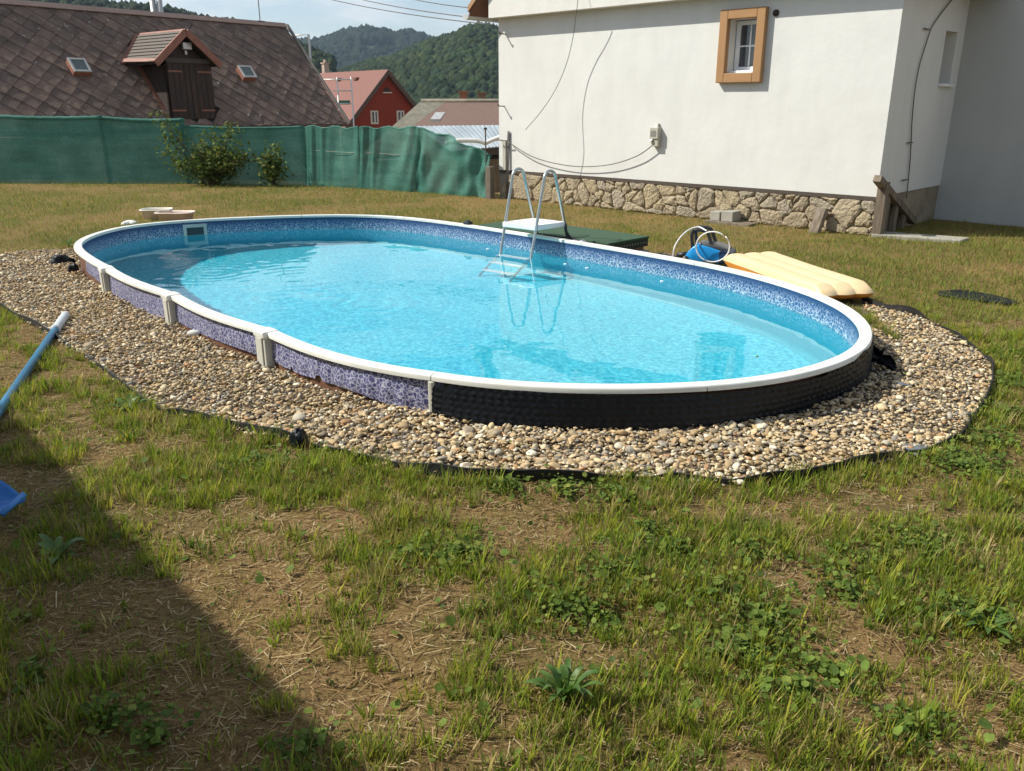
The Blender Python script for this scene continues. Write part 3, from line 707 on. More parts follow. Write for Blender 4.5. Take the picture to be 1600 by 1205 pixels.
# plinth: mortar backing and rubble stones, each a piece of its own
M['mortar'] = mat('plinth_mortar', [(.3, (.27, .21, .135)), (.7, (.45, .365, .24))], 25, .95, .7, .015)
b = MB(); b.frame(HB+hw*.034-UP*.3, hu, hw, UP, HL-.05, .3, ZP+.3-.002); b.frame(HA+hw*.05-hu*.35-UP*.3, hu, hw, UP, .35-.03, SDL, ZP+.3-.004)
pl = b.build('plinth', M['mortar'], house)
b = MB(); b.frame(HB+UP*(ZP-.045)-hn*.0, hu, hw, UP, HL, .1, .043); b.build('drip_edge', M['tar'], house)
def voronoi_cells(pts, w, h, ax=1.0):
    cells = []
    for i, p in enumerate(pts):
        poly = [(0, 0), (w, 0), (w, h), (0, h)]
        for j, q in enumerate(pts):
            if i == j or abs(q[0]-p[0]) > 1.3: continue
            mx_, my_ = (p[0]+q[0])/2, (p[1]+q[1])/2; dx, dy = (q[0]-p[0])/ax, (q[1]-p[1])*ax
            new = []
            for k in range(len(poly)):
                a, c = poly[k], poly[(k+1) % len(poly)]
                fa = (a[0]-mx_)*dx+(a[1]-my_)*dy; fc = (c[0]-mx_)*dx+(c[1]-my_)*dy
                if fa <= 0: new.append(a)
                if fa*fc < 0: t = fa/(fa-fc); new.append((a[0]+(c[0]-a[0])*t, a[1]+(c[1]-a[1])*t))
            poly = new
            if len(poly) < 3: break
        if len(poly) >= 3: cells.append(poly)
    return cells
M['rubble'] = [mat('rubble_%d' % i, [(.28, tuple(x*.62 for x in c)), (.5, c), (.75, tuple(x*1.22 for x in c))], 9, .92, 1.0, .045, bscale=30) for i, c in enumerate(((.36, .29, .19), (.40, .33, .22), (.33, .27, .18), (.37, .315, .23), (.41, .335, .21)))]
g = random.Random(4); pts = []
h_ = ZP-.035; sx = .32
while sx < HL-.05:                                         # mostly big blocks with small fill stones between
    n_ = g.choice((1, 1, 2, 2, 3)); wcol = (g.uniform(.30, .52), g.uniform(.18, .36), g.uniform(.14, .24))[n_-1]
    for k in range(n_): pts.append((sx+wcol*g.uniform(.3, .7), h_*(k+g.uniform(.3, .7))/n_))
    if g.random() < .7: pts.append((sx+wcol*g.uniform(.9, 1.1), h_*g.random()))
    for _k in range(g.choice((0, 1, 2, 3))): pts.append((sx+wcol*g.uniform(.0, 1.2), h_*g.choice((g.uniform(.85, .98), g.uniform(.02, .15), g.random()))))
    sx += wcol
for poly in voronoi_cells(pts, HL, h_, 1.12):
    cx_ = sum(p[0] for p in poly)/len(poly); cy_ = sum(p[1] for p in poly)/len(poly)
    if cx_ < .30: continue
    P2 = []                                                # round the corners, chip the edge
    for k in range(len(poly)):
        a, c = poly[k], poly[(k+1) % len(poly)]; L_ = math.hypot(c[0]-a[0], c[1]-a[1])
        if L_ < .012: continue
        for t in ((.18, .5, .82) if L_ > .09 else (.3, .7)):
            P2.append((a[0]+(c[0]-a[0])*t+g.uniform(-.011, .011), a[1]+(c[1]-a[1])*t+g.uniform(-.011, .011)))
    if len(P2) < 4: continue
    def sh(p, m): d = math.hypot(p[0]-cx_, p[1]-cy_); k = max(.15, (d-m)/max(d, 1e-4)); return (cx_+(p[0]-cx_)*k, cy_+(p[1]-cy_)*k)
    prd = g.uniform(.0, .016); tilt = (g.uniform(-.15, .15), g.uniform(-.15, .15))
    rings = []
    for m_s, d in ((.000, -.058), (.001, -.034+prd*.4), (.008, -.018+prd*.8), (.032, -.008+prd)):
        rings.append([HB+hu*q[0]+UP*q[1]+hn*(d+((q[0]-cx_)*tilt[0]+(q[1]-cy_)*tilt[1])*.35*(d > -.03)+g.uniform(-.005, .005)) for q in (sh(p, m_s) for p in P2)])
    b = MB(); b.loft(rings); i = len(b.v); b.v.append(HB+hu*cx_+UP*cy_+hn*(-.004+prd+g.uniform(-.006, .006))); nn_ = len(P2); base = 3*nn_
    b.f += [(base+k, base+(k+1) % nn_, i) for k in range(nn_)]
    b.build('stone', g.choice(M['rubble']), pl, False)
b = MB(); b.frame(HB+hw*.012-UP*.2, hu, hw, UP, .30, .05, ZP+.2-.05); b.build('rendered_corner', mat('grey_render', (.20, .185, .15), 8, .9, .4, .01), pl)
b = MB(); b.frame(HA-hu*.028-UP*.2+hw*.02, hu, hw, UP, .012, SDL-.02, ZP+.2-.006); b.build('side_plinth', mat('old_render', [(.3, (.19, .15, .105)), (.6, (.30, .25, .18))], 5, .95, .5, .02), pl)
# vent pipe end by the window
p = hpix(1213, 20.5); b = MB(); b.disc(p-hn*.02, hn, .036, .035, 18); b.build('vent_pipe', mat('vent_dark', (.035, .022, .016), 8, .6, .1), house, True)
# junction box with insulator
s0, t1 = hst(1021.5, 199); s1, t0 = hst(1032.5, 229); tm_ = hst(1027, 217)[1]
M['box'] = mat('grey_box', (.42, .40, .33), 14, .6, .2, .004)
b = MB(); b.frame(*fr(s0, s1, tm_, t1, .0, .085)); b.frame(*fr(s0+.02, s1, t0, tm_, .0, .07)); b.frame(*fr((s0+s1)/2+.01, (s0+s1)/2+.03, t1, t1+.05, .0, .03))
mb = b.build('junction_box', M['box'], house, bevel=.006)
b = MB(); b.frame(*fr(s0+.015, s1-.03, tm_+.03, t1-.04, .085, .088)); b.build('cover_plate', mat('box_window', (.20, .20, .17), 8, .3, .0), mb)
b = MB(); b.disc(hpix(1023, 219)+hn*.075, hn+UP*.6-hu*.5, .030, .012, 14); b.build('insulator', M['white_pl'], mb, True)
# conduits down the left corner of the wall
M['cable'] = mat('cable_grey', (.085, .082, .072), 8, .6, .0); M['iron'] = mat('old_iron', (.10, .085, .07), 14, .7, .3, .004)
s0, t0 = hst(787.5, 219); s1, _ = hst(792, 219)
b = MB(); b.frame(*fr(s0, s1, ZP, t0, .003, .03)); b.build('conduit', M['box'], house, bevel=.004)
for dx in (.035, .06):
    b = MB(); b.tube([gp(s1+dx, t0, .02), gp(s1+dx+.008, 1.0, .018), gp(s1+dx, ZP, .03), gp(s1+dx+.01, .0, .05)], .009, 6); b.build('conduit', M['cable'], house, True)
b = MB(); b.bar(gp(s0-.05, t0, .0), gp(s0-.05, t0, .11), .012, .012); b.bar(gp(s0-.05, t0+.0, .10), gp(s1+.07, t0+.0, .10), .012, .012); b.build('cable_bracket', M['iron'], house)
for (x, y) in ((790, 53.5), (788, 166)):
    p = hpix(x, y); b = MB(); b.bar(p, p+hn*.13, .014, .014); b.bar(p+hn*.12, p+hn*.13+UP*.03, .02, .014); b.build('wall_hook', M['iron'], house)
# lightning cable down the shaded side wall with its clamps
sp2 = lambda x, y, d=.02: onplane(x, y, HA+hu*d, hu)
pts = [sp2(*q) for q in ((1489, -2), (1470, 22), (1455, 45), (1445, 75), (1436, 105), (1429, 145), (1425, 190), (1423, 235), (1420, 275), (1416, 310))]
b = MB(); b.tube(catmull(pts, 5), .0065, 6); cb = b.build('lightning_conductor', M['cable'], house, True)
for (x, y) in ((1446, 46), (1420, 223), (1412, 281)):
    p = onplane(x, y, HA, hu); b = MB(); b.bar(p-hw*.10+hu*.02, p+hw*.06+hu*.02, .012, .012); b.bar(p+hu*.0, p+hu*.03, .012, .012); b.build('clamp', M['iron'], cb)
# ---- loose cables hanging on the white wall
def cable(pix, label, r=.0045, off=.012):
    P_ = [hpix(x, y, off) for x, y in pix]; b = MB(); b.tube(catmull(P_, 6), r, 6)
    o = b.build('wall_cable', M['cable'], None, True, loc=P_[-1]); tag(o, label, 'cable')
P_ = [hpix(x, y, d) for x, y, d in ((905, -40, .22), (904, -10, .29), (903, 0, .29), (900, 25, .26), (895, 60, .21), (885, 100, .19), (868, 140, .25), (845, 175, .40), (821, 203, .50))]
b = MB(); b.tube(catmull(P_, 6), .0045, 6); o = b.build('wall_cable', M['cable'], None, True, loc=P_[-1]); tag(o, 'thin cable hanging free from the gable, curving down to the left before the white wall', 'cable')
cable([(792, 219), (803, 228), (832, 245), (870, 256), (910, 260.5), (955, 257), (995, 244), (1020, 227)], 'sagging cable between the corner bracket and the junction box on the white wall', .0065, .065)
# ---------------------------------------------------------------- things standing round the pool
M['wood_grey'] = mat('weathered_wood', [(.3, (.085, .062, .042)), (.5, (.16, .125, .09)), (.72, (.25, .20, .15))], 6, .85, .5, .006, vscale=(3, 3, .35))
M['concrete'] = mat('concrete', (.33, .31, .26), 12, .9, .4, .006)
# wooden stair rail at the house corner
rb = onz(1370, 370)
rail = empty('stair_railing', rb, 'weathered wooden stair railing at the right corner of the stone plinth', 'railing')
def rpix(x, y): return onplane(x, y, rb, hu)
top = rpix(1374, 285).z
b = MB(); b.frame(rb-hu*.05-hw*.045-UP*.05, hu, hw, UP, .10, .09, top+.05); b.build('post', M['wood_grey'], rail, bevel=.005)
r0 = rpix(1376, 279)-hw*.09; r1 = rpix(1426, 346); r0.z = top+.045
b = MB(); b.bar(r0, r1, .085, .075); b.build('handrail', M['wood_grey'], rail, bevel=.005)
dr = r1-r0
for t, w_ in ((.30, .05), (.52, .055), (.74, .05)):
    p = r0+dr*t; b = MB(); b.frame(Vector((p.x, p.y, -.05))-hu*.02-hw*w_/2, hu, hw, UP, .035, w_+.03, p.z-.02+.05); b.build('slat', M['wood_grey'], rail, bevel=.003)
s0 = onz(1368, 371); s1 = onz(1500, 381)
b = MB(); dd = (s1-s0).normalized(); b.frame(s0-dd*.05-UP*.05, dd, hw, UP, (s1-s0).length+.05, .30, .085); o = b.build('concrete_slab', M['concrete'], None, bevel=.01, loc=s0); tag(o, 'flat concrete slab in the grass below the wooden railing', 'slab')
# two concrete blocks on a board, and a leaning board, at the plinth
c0 = onz(1103, 343, 0); 
def block(x0, x1, yb, yt, dep, label, dy=0):
    a_ = hst(x0, yb, .25)[0]; p0 = HB+hu*a_+hn*(.03+dep); L_ = hst(x1, yb, .25)[0]-a_; h = (yb-yt)/FPX*p0.y*1.02
    b = MB(); b.frame(Vector((p0.x, p0.y, .03)), hu, hw, UP, max(L_, .1), dep, h); o = b.build('concrete_block', M['concrete'], None, bevel=.006, loc=(p0.x, p0.y, .03)); tag(o, label, 'block', 'concrete blocks by the plinth')
block(1108, 1123, 338, 325, .20, 'left of two grey concrete blocks at the foot of the stone plinth')
block(1125, 1143, 342, 327, .20, 'right of two grey concrete blocks at the foot of the stone plinth')
p = HB+hu*hst(1104, 344, .25)[0]+hn*.30; q = HB+hu*hst(1172, 350, .25)[0]+hn*.30; b = MB(); b.frame(Vector((p.x, p.y, -.015)), (q-p).normalized(), hw, UP, (q-p).length, .25, .045); o = b.build('plank', M['wood_grey'], None, loc=p, bevel=.003); tag(o, 'flat weathered plank under the concrete blocks', 'plank')
p = HB+hu*hst(1276, 359, .15)[0]+hn*.16; tp = hpix(1284, 325, .035); b = MB(); b.prism([p-hu*.05, p+hu*.055, tp+hu*.09-hn*.0, tp-hu*.02], hn*.05-hu*.02); o = b.build('board', M['wood_grey'], None, loc=p, bevel=.004); tag(o, 'short board leaning against the stone plinth', 'board')
# green turf-covered platform behind the ladder
gz = .185
FR, NR, FL = onz(1015, 369, gz), onz(941, 381, gz), onz(889, 352.5, gz)
dl_ = (FL-FR).normalized(); dn_ = Vector((dl_.y, -dl_.x, 0)); dn_ = dn_ if dn_.dot(NR-FR) > 0 else -dn_
W_ = min(.62, (NR-FR).dot(dn_)); 
plt = empty('green_platform', Vector((FR.x, FR.y, 0)), 'dark green plastic platform on blocks beside the pool ladder', 'platform')
M['green_pl'] = mat('green_plastic', [(.3, (.018, .055, .026)), (.7, (.032, .085, .042))], 40, .75, .5, .004)
M['green_dk'] = mat('green_edge', (.010, .020, .012), 10, .7, .1)
along = 1.75
b = MB(); b.frame(FR, dl_, dn_, UP, along, W_, -.022); b.build('deck', M['green_pl'], plt, bevel=.004)
b = MB()
b.frame(FR-UP*.024+dn_*.01+dl_*.008, dn_, dl_, UP, W_-.02, .03, -.07); b.frame(FR-UP*.024+dl_*.008+dn_*(W_-.03), dl_, dn_, UP, along-.02, .022, -.07); b.frame(FR-UP*.024+dl_*.04+dn_*.008, dl_, dn_, UP, along-.06, .022, -.07)
b.build('skirt', M['green_dk'], plt)
b = MB()
for i in range(14):
    b.frame(FR-UP*.060+dn_*(.04+i*(W_-.08)/13)+dl_*.004, dn_, dl_, UP, .010, .006, .010)
b.build('edge_studs', M['concrete'], plt)
M['brick'] = mat('brick_brown', (.22, .13, .085), 14, .9, .4, .005)
for k, (s, t) in enumerate(((.04, .03), (along-.3, .03), (along-.3, W_-.18), (.5, W_-.18))):
    b = MB(); b.frame(FR+dl_*s+dn_*t-UP*(gz+.02), dl_, dn_, UP, .24, .13, gz-.022-.07+.02); b.build('support_brick', M['brick'], plt, bevel=.004)
pb = onz(1012, 391, .05); b = MB(); b.frame(Vector((pb.x, pb.y, -.01))-dl_*.02, dl_, dn_, UP, .30, .20, .065); o = b.build('paving_block', M['concrete'], None, bevel=.006, loc=(pb.x, pb.y, 0)); tag(o, 'grey paving block lying below the green platform corner', 'block')
# pool cleaner: blue body, dark lid, handle, looped white cable
cc = onz(1110, 412, .03); cc.z = .03
cl = empty('pool_cleaner', cc, 'blue electric pool cleaner with dark handle and looped white cable', 'pool cleaner')
cu = Vector((.93, -.37, 0)).normalized(); cv = Vector((-cu.y, cu.x, 0))
cpt = lambda a, d, z: cc+cu*a+cv*d+UP*z
M['blue_pl'] = mat('cleaner_blue', (.012, .26, .62), 6, .32, .05, .002); M['blue_dk'] = mat('cleaner_dark_blue', (.008, .035, .085), 6, .4, .05, .002); M['lid'] = mat('cleaner_lid', (.055, .060, .065), 8, .3, .05, .002)
def loftbox(secs, name, mt, parent, bev=.012):
    """secs: list of (a, half width, z0, z1) along the body"""
    b = MB(); rings = [[cpt(a, -h, z0), cpt(a, h, z0), cpt(a, h*.94, z1), cpt(a, -h*.94, z1)] for a, h, z0, z1 in secs]
    b.loft(rings, closed=True, cap=True); o = b.build(name, mt, parent, True, bev); return o
body = loftbox([(-.21, .13, .045, .075), (-.185, .145, .03, .115), (-.14, .15, .03, .165), (-.09, .15, .03, .182), (.02, .15, .03, .165), (.10, .148, .03, .140), (.135, .146, .03, .128)], 'body', M['blue_pl'], cl)
nose = loftbox([(.085, .152, .028, .146), (.15, .152, .028, .140), (.19, .148, .03, .128), (.212, .135, .035, .085)], 'nose', M['blue_dk'], cl)
loftbox([(-.10, .11, .17, .196), (.0, .135, .16, .192), (.10, .135, .145, .172), (.165, .11, .13, .150)], 'lid', M['lid'], cl, .006)
b = MB()
for s in (-1, 1):
    b.tube(catmull([cpt(-.15, s*.10, .15), cpt(-.165, s*.10, .27), cpt(-.13, s*.10, .305), cpt(-.05, s*.10, .30), cpt(-.02, s*.10, .27), cpt(.02, s*.11, .165)], 5), .016, 8)
b.tube([cpt(-.145, -.10, .295), cpt(-.145, .10, .295)], .018, 8); b.build('handle', M['black_pl'], cl, True)
b = MB(); b.tube([cpt(-.20, -.15, .045), cpt(-.20, .15, .045)], .034, 12); b.tube([cpt(.17, -.15, .036), cpt(.17, .15, .036)], .034, 12); b.build('roller_brush', M['black_pl'], cl, True)
b = MB(); b.tube([cpt(-.30, -.02, .06), cpt(-.2, -.02, .075)], .025, 10); b.build('cable_plug', M['black_pl'], cl, True)
rc = onplane(1113.5, 386, cc-cv*.19, cv); Rr = .142
b = MB(); b.tube([rc+cu*Rr*math.cos(a)*1.0+UP*Rr*.93*math.sin(a)-cv*(.012*math.cos(a*.5)) for a in np.linspace(.9, .9+2*math.pi*.985, 40)], .0062, 6); b.build('cable', M['white_pl'], cl, True)
a0_ = onz(1052, 403, .12); mid_ = [onz(1053, 390, .2), onz(1063, 371, .29), onz(1077, 359, .34), onz(1092, 355, .36), onz(1104, 361, .34)]
b = MB(); b.tube(catmull([Vector((a0_.x, a0_.y, .01))]+mid_, 6), .0062, 6); b.build('cable', M['white_pl'], cl, True)
b = MB()                                                   # the mark on the nose
mk = lambda x, z: cpt(.2125+.0*x, 0, 0)
fc = [cpt(.186, -.1515, z) for z in (.105, .075)]
wp = [(0, 1), (.25, 0), (.5, .8), (.75, 0), (1, 1)]
for (x0, z0), (x1, z1) in zip(wp, wp[1:]):
    b.bar(cpt(.140+x0*.026, -.1535, .075+z0*.03), cpt(.140+x1*.026, -.1535, .075+z1*.03), .004, .002, cv)
b.build('mark', mat('mark_green', (.25, .50, .30), 6, .5, 0), nose)
# thin hoses/cables lying between the platform and the cleaner
b = MB(); q = [onz(x, y, .03) for x, y in ((1020, 398), (1035, 397), (1050, 400), (1068, 402), (1085, 408))]; b.tube(catmull(q, 5), .012, 6); o = b.build('hose', M['black_pl'], None, True, loc=q[0]); tag(o, 'dark hose lying behind the rim left of the pool cleaner', 'hose')
# inflatable mattress
M['airbed'] = mat('airbed_vinyl', [(.3, (.72, .53, .29)), (.7, (.78, .59, .34))], 2.5, .42, .10, .01); M['airbed_under'] = mat('airbed_orange', (.75, .30, .05), 3, .45, .05)
A0 = onz(1204, 394, .15); A1 = onz(1368, 446, .14); Adir = (A1-A0); AL = Adir.length; Adir.normalize(); Ahor = Vector((Adir.x, Adir.y, 0)).normalized()
Aw = Vector((Ahor.y, -Ahor.x, 0)); Aw = Aw if Aw.y < 0 else -Aw
air = empty('air_mattress', (A0.x, A0.y, 0), 'peach coloured inflatable air mattress lying at the right of the pool', 'air mattress')
WID, NT = .46, 3
def airz(s, t, sgn):
    tube_ = abs(math.sin(math.pi*t*NT))**.38; e = min(1, s/.06, (1-s)/.07)**.5 if 0 < s < 1 else 0
    ed = min(1, t/.05, (1-t)/.05)**.5 if 0 < t < 1 else 0
    pil = 1.0 if s > .16 else .95+.25*math.sin(s/.16*math.pi)
    return sgn*(.052+.016*tube_*pil)*e*ed
for nm, sgn, mt_ in (('top_skin', 1, M['airbed']), ('under_skin', -1, M['airbed_under'])):
    nu, nv = 70, 56; V = np.zeros((nu+1, nv+1, 3))
    for i in range(nu+1):
        for j in range(nv+1):
            s, t = i/nu, j/nv; pinch = .02*(abs(math.sin(math.pi*t*NT)))*(1 if (s < .02 or s > .98) else 0)
            p = A0+Ahor*(s*AL+(pinch if s > .5 else -pinch))+Aw*(t*WID); z = .102-.016*s+airz(s, t, sgn)+.002*math.sin(s*9+t*5)*sgn*(0 < s < 1)
            V[i, j] = (p.x, p.y, z)
    idx = np.arange((nu+1)*(nv+1)).reshape(nu+1, nv+1); F_ = np.stack([idx[:-1, :-1].ravel(), idx[1:, :-1].ravel(), idx[1:, 1:].ravel(), idx[:-1, 1:].ravel()], 1)
    if sgn > 0: F_ = F_[:, ::-1].copy()
    add(nm, V.reshape(-1, 3), F_, mt_, air, True)
# two plastic tubs at the far left rim
def tub(c, l, w, h, name, mt_, label, ang):
    u_ = Vector((math.cos(ang), math.sin(ang), 0)); v_ = Vector((-u_.y, u_.x, 0)); t_ = empty(name, c, label, 'tub', 'plastic tubs by the far left rim')
    def rr(k, z): return [Vector(c)+u_*l/2*k*math.copysign(abs(math.cos(a))**.5, math.cos(a))+v_*w/2*k*math.copysign(abs(math.sin(a))**.5, math.sin(a))+UP*z for a in np.linspace(0, 2*math.pi, 25)[:-1]]
    b = MB(); b.loft([rr(.84, 0), rr(.95, h*.9), rr(1.0, h*.92), rr(1.03, h*.95), rr(1.03, h), rr(.95, h), rr(.93, h*.9), rr(.82, .01)]); 
    n0 = len(b.v); b.f.append(tuple(range(n0-24, n0))); b.f.append(tuple(reversed(range(24)))); b.build('shell', mt_, t_, True); 
    b = MB(); b.tube([rr(1.035, h*.97)[k] for k in range(24)], .009, 6, closed=True); b.build('rolled_edge', mt_, t_, True)
p = onz(240, 346, 0); tub((p.x-.02, p.y+.18, 0), .36, .26, .13, 'plastic_tub', mat('tub_cream', (.74, .70, .60), 5, .45, .05), 'cream plastic tub, left of two behind the far left rim', .1)
p = onz(268, 346, 0); tub((p.x+.06, p.y+.0, 0), .44, .28, .115, 'plastic_tub', mat('tub_pink', (.68, .56, .48), 5, .45, .05), 'pinkish plastic tub, right of two behind the far left rim', -.05)
p = onz(198, 353, 0); o = crumple('plastic_bag', (p.x, p.y+.1, 0), .09, .05, 21, None, M['white_pl']); tag(o, 'white plastic lump beside the cream tub at the rim', 'plastic')
# telescopic pole lying at the left
P0, P1 = onz(-60, 727, .03), onz(103, 491, .035)
pole = empty('telescopic_pole', (P1.x, P1.y, 0), 'blue telescopic pole with white grip lying on the grass at left', 'pole')
dP = (P1-P0).normalized(); M['pole_blue'] = mat('pole_blue', [(.3, (.022, .13, .24)), (.7, (.035, .19, .33))], 3, .35, .05, .002)
b = MB(); b.tube([P0-dP*.5, P1-dP*.42], .0215, 14); b.build('tube', M['pole_blue'], pole, True)
b = MB(); b.tube([P1-dP*.43, P1-dP*.40, P1-dP*.03, P1], [.025, .0265, .0262, .022], 14); b.tube([P1-dP*.44, P1-dP*.41], .030, 14); gr_ = b.build('grip', mat('grip_white', (.55, .58, .60), 5, .4, .05), pole, True)
b = MB(); b.tube([P1-dP*.008, P1+dP*.014], .018, 12); b.build('end_cap', M['white_pl'], pole, True)
# blue plastic scoop at the left edge
p = onz(-4, 792, 0); ba = empty('blue_scoop', p, 'bright blue plastic scoop in the shaded grass at the left edge', 'scoop')
M['blue_bag'] = mat('blue_sheet', [(.3, (.012, .10, .34)), (.7, (.02, .17, .50))], 6, .4, .25, .006)
q = lambda x, y, z: onz(x, y, z)
t0, t1, t2, t3 = q(-70, 728, .16), q(38, 770, .12), q(2, 803, .08), q(-110, 800, .10)
b = MB(); n_ = 14; rows = []
for i in range(n_+1):
    s = i/n_; r = []
    for j in range(n_+1):
        t = j/n_; p = (t0*(1-s)+t1*s)*(1-t)+(t3*(1-s)+t2*s)*t; p = p+UP*(.018*math.sin(s*4+t*3)+.008*math.sin(s*11+t*7)); r.append(p)
    rows.append(r)
b.loft(rows, closed=False); o = b.build('pan', M['blue_bag'], ba, True); o.modifiers.new('thickness', 'SOLIDIFY').thickness = .006
b = MB(); b.tube([t1-UP*.004, t2-UP*.004], .010, 8); b.build('rolled_edge', mat('blue_light', (.06, .22, .55), 6, .4, 0), ba, True)
# dark rubber mat lying in the grass on the right
pts = [onz(x, y, .004) for x, y in ((1466, 457), (1500, 455), (1545, 462), (1592, 473), (1585, 478), (1530, 472), (1490, 466), (1465, 462))]
b = MB(); b.prism(pts, UP*.016); c = sum(pts, Vector())/8; o = b.build('rubber_mat', M['membrane'], None, bevel=.006, loc=c); tag(o, 'dark rubber mat lying in the grass at the right', 'mat')
# ---------------------------------------------------------------- green shade-net fence
def net_mat():
    m, N, L, b = newmat('shade_net'); n1 = noise_node(N, L, 1.6, 4, .6); n2 = noise_node(N, L, 160, 2, .5, vscale=(1, 1, .15)); n3 = noise_node(N, L, 3, 3, .6, vscale=(.4, .4, 3))
    r = ramp(N, L, n1.outputs['Fac'], [(.3, (.045, .185, .140)), (.5, (.070, .240, .188)), (.72, (.130, .320, .255))]); r2 = ramp(N, L, n2.outputs['Fac'], [(.35, .75), (.65, 1.1)]); r3 = ramp(N, L, n3.outputs['Fac'], [(.35, .85), (.65, 1.1)])  # paler patches put sunlit things seen through the net into its colour
    a = N.new('ShaderNodeMixRGB'); a.blend_type = 'MULTIPLY'; a.inputs[0].default_value = 1; L.new(r.outputs[0], a.inputs[1]); L.new(r2.outputs[0], a.inputs[2])
    c = N.new('ShaderNodeMixRGB'); c.blend_type = 'MULTIPLY'; c.inputs[0].default_value = 1; L.new(a.outputs[0], c.inputs[1]); L.new(r3.outputs[0], c.inputs[2])
    L.new(c.outputs[0], b.inputs['Base Color']); b.inputs['Roughness'].default_value = .6; b.inputs['Specular IOR Level'].default_value = .25
    tr = N.new('ShaderNodeBsdfTranslucent'); L.new(c.outputs[0], tr.inputs['Color']); tp = N.new('ShaderNodeBsdfTransparent')
    s1 = N.new('ShaderNodeMixShader'); s1.inputs[0].default_value = .38; L.new(b.outputs[0], s1.inputs[1]); L.new(tr.outputs[0], s1.inputs[2])
    s2 = N.new('ShaderNodeMixShader'); s2.inputs[0].default_value = .11; L.new(s1.outputs[0], s2.inputs[1]); L.new(tp.outputs[0], s2.inputs[2]); L.new(s2.outputs[0], N['Material Output'].inputs['Surface']); return m
M['net'] = net_mat(); M['post_dk'] = mat('fence_post_dark', (.020, .035, .030), 8, .6, .1)
def gpt(x):                                                # fence foot on the lawn for a photo column
    yb = np.interp(x, [-200, 0, 400, 478, 560, 640, 700, 763], [286, 287, 288, 290, 295, 300, 304.5, 310]); return onz(x, yb)
def topz(x, yt): p = gpt(x); return onplane(x, yt, p, (0, 1, 0) if x < 470 else (.45, .89, 0)).z
fen = empty('net_fence', gpt(300), 'green shade-net fence along the far edge of the lawn', 'fence')
segs = [(-190, -10, 178, 180, .005), (-10, 172, 180.5, 184, .005), (172, 296, 184, 188, .005), (296, 478, 197, 198.5, .006), (478, 562, 198.5, 200.5, .030), (562, 652, 200.5, 200, .032), (652, 763, 200, 243, .035)]
for i, (x0, x1, y0, y1, fold) in enumerate(segs):
    p0, p1 = gpt(x0-3), gpt(x1+3); z0, z1 = topz(x0, y0), topz(x1, y1); nu, nv = 60, 14; d = (p1-p0).normalized(); nn_ = Vector((d.y, -d.x, 0))
    V = np.zeros((nu+1, nv+1, 3)); L_ = (p1-p0).length
    for a in range(nu+1):
        s = a/nu; sag = -.03*math.sin(s*math.pi)*(i < 4) + .018*math.sin(s*17+i)*(i >= 4)
        if i == 6: sag += .05*math.sin(s*math.pi)-.10*math.sin(s*math.pi)*(s > .5)*(s-.5)
        for c in range(nv+1):
            t = c/nv; p = p0*(1-s)+p1*s; zt = z0*(1-s)+z1*s+sag
            ph = s*L_*(11 if i >= 4 else 3)+(4.5*float(vnoise(s*L_*1.7+i*5, t*.8, 78)) if i >= 4 else 0)+(1.5*t if i >= 4 else .4*t)+math.sin(s*7+i)*1.3+i
            f = fold*(.25+1.2*float(vnoise(s*L_*2.3+i*9, t*1.2, 77)) if i >= 4 else 1)*(math.sin(ph)+.5*math.sin(ph*2.3+t*2))*(.35+.65*math.sin(min(1, t+.15)*math.pi*.8+.3))
            if i == 6: f += .02*math.sin((s+t*.45)*24)
            q = p+nn_*f; V[a, c] = (q.x, q.y, -.05+(zt+.05)*(1-t))
    idx = np.arange((nu+1)*(nv+1)).reshape(nu+1, nv+1); F_ = np.stack([idx[:-1, :-1].ravel(), idx[1:, :-1].ravel(), idx[1:, 1:].ravel(), idx[:-1, 1:].ravel()], 1)
    add('net_panel', V.reshape(-1, 3), F_, M['net'], fen, True)
    # rolled hem along the top
    hem = [Vector(V[a, 0])+nn_*(-.02)+UP*(.004*math.sin(a)) for a in range(0, nu+1, 3)]
    b = MB(); b.tube(hem, .038 if i < 3 else .022 if i < 4 else .018, 8); b.build('top_hem', M['net'], fen, True)
    b = MB(); pb0 = gpt(x0)-nn_*(.09 if nn_.y < 0 else -.09); b.tube([pb0-UP*.1, pb0+UP*(z0-.01)], .022, 8); b.build('post', M['post_dk'], fen, True)
# two dry tie wires across the loose panels
b = MB(); b.tube(catmull([gpt(490)+UP*.62, gpt(540)+UP*.60, gpt(600)+UP*.60, gpt(646)+UP*.58], 5), .004, 5); b.build('tie_wire', M['concrete'], fen, True)
# ---- concrete post, boards and rod in the gap at the house corner
p = onz(769, 310); pc = empty('concrete_post', p, 'grey concrete fence post between net fence and house corner', 'post')
d = (gpt(763)-gpt(700)).normalized(); dn = Vector((d.y, -d.x, 0)); ht = aty(769, 260, p.y).z
b = MB(); b.frame(p-d*.05-UP*.1, d, dn, UP, .10, .10, ht+.1); b.build('shaft', mat('old_concrete', (.15, .13, .10), 10, .95, .5, .01), pc, bevel=.008)
b = MB()
for z in (.25, .55, .75): b.disc(p+dn*.095+UP*z*ht*1.1-d*.0, dn, .008, .008, 8)
b.build('bolt', M['iron'], pc)
p = onz(779, 312)+hw*.35; b = MB(); b.frame(p-d*.14-UP*.1, d, dn, UP, .22, .03, aty(779, 268, p.y).z+.1); o = b.build('board', mat('dark_board', (.05, .035, .025), 8, .9, .4), None, loc=p); tag(o, 'dark wooden board closing the gap at the left house corner', 'board')
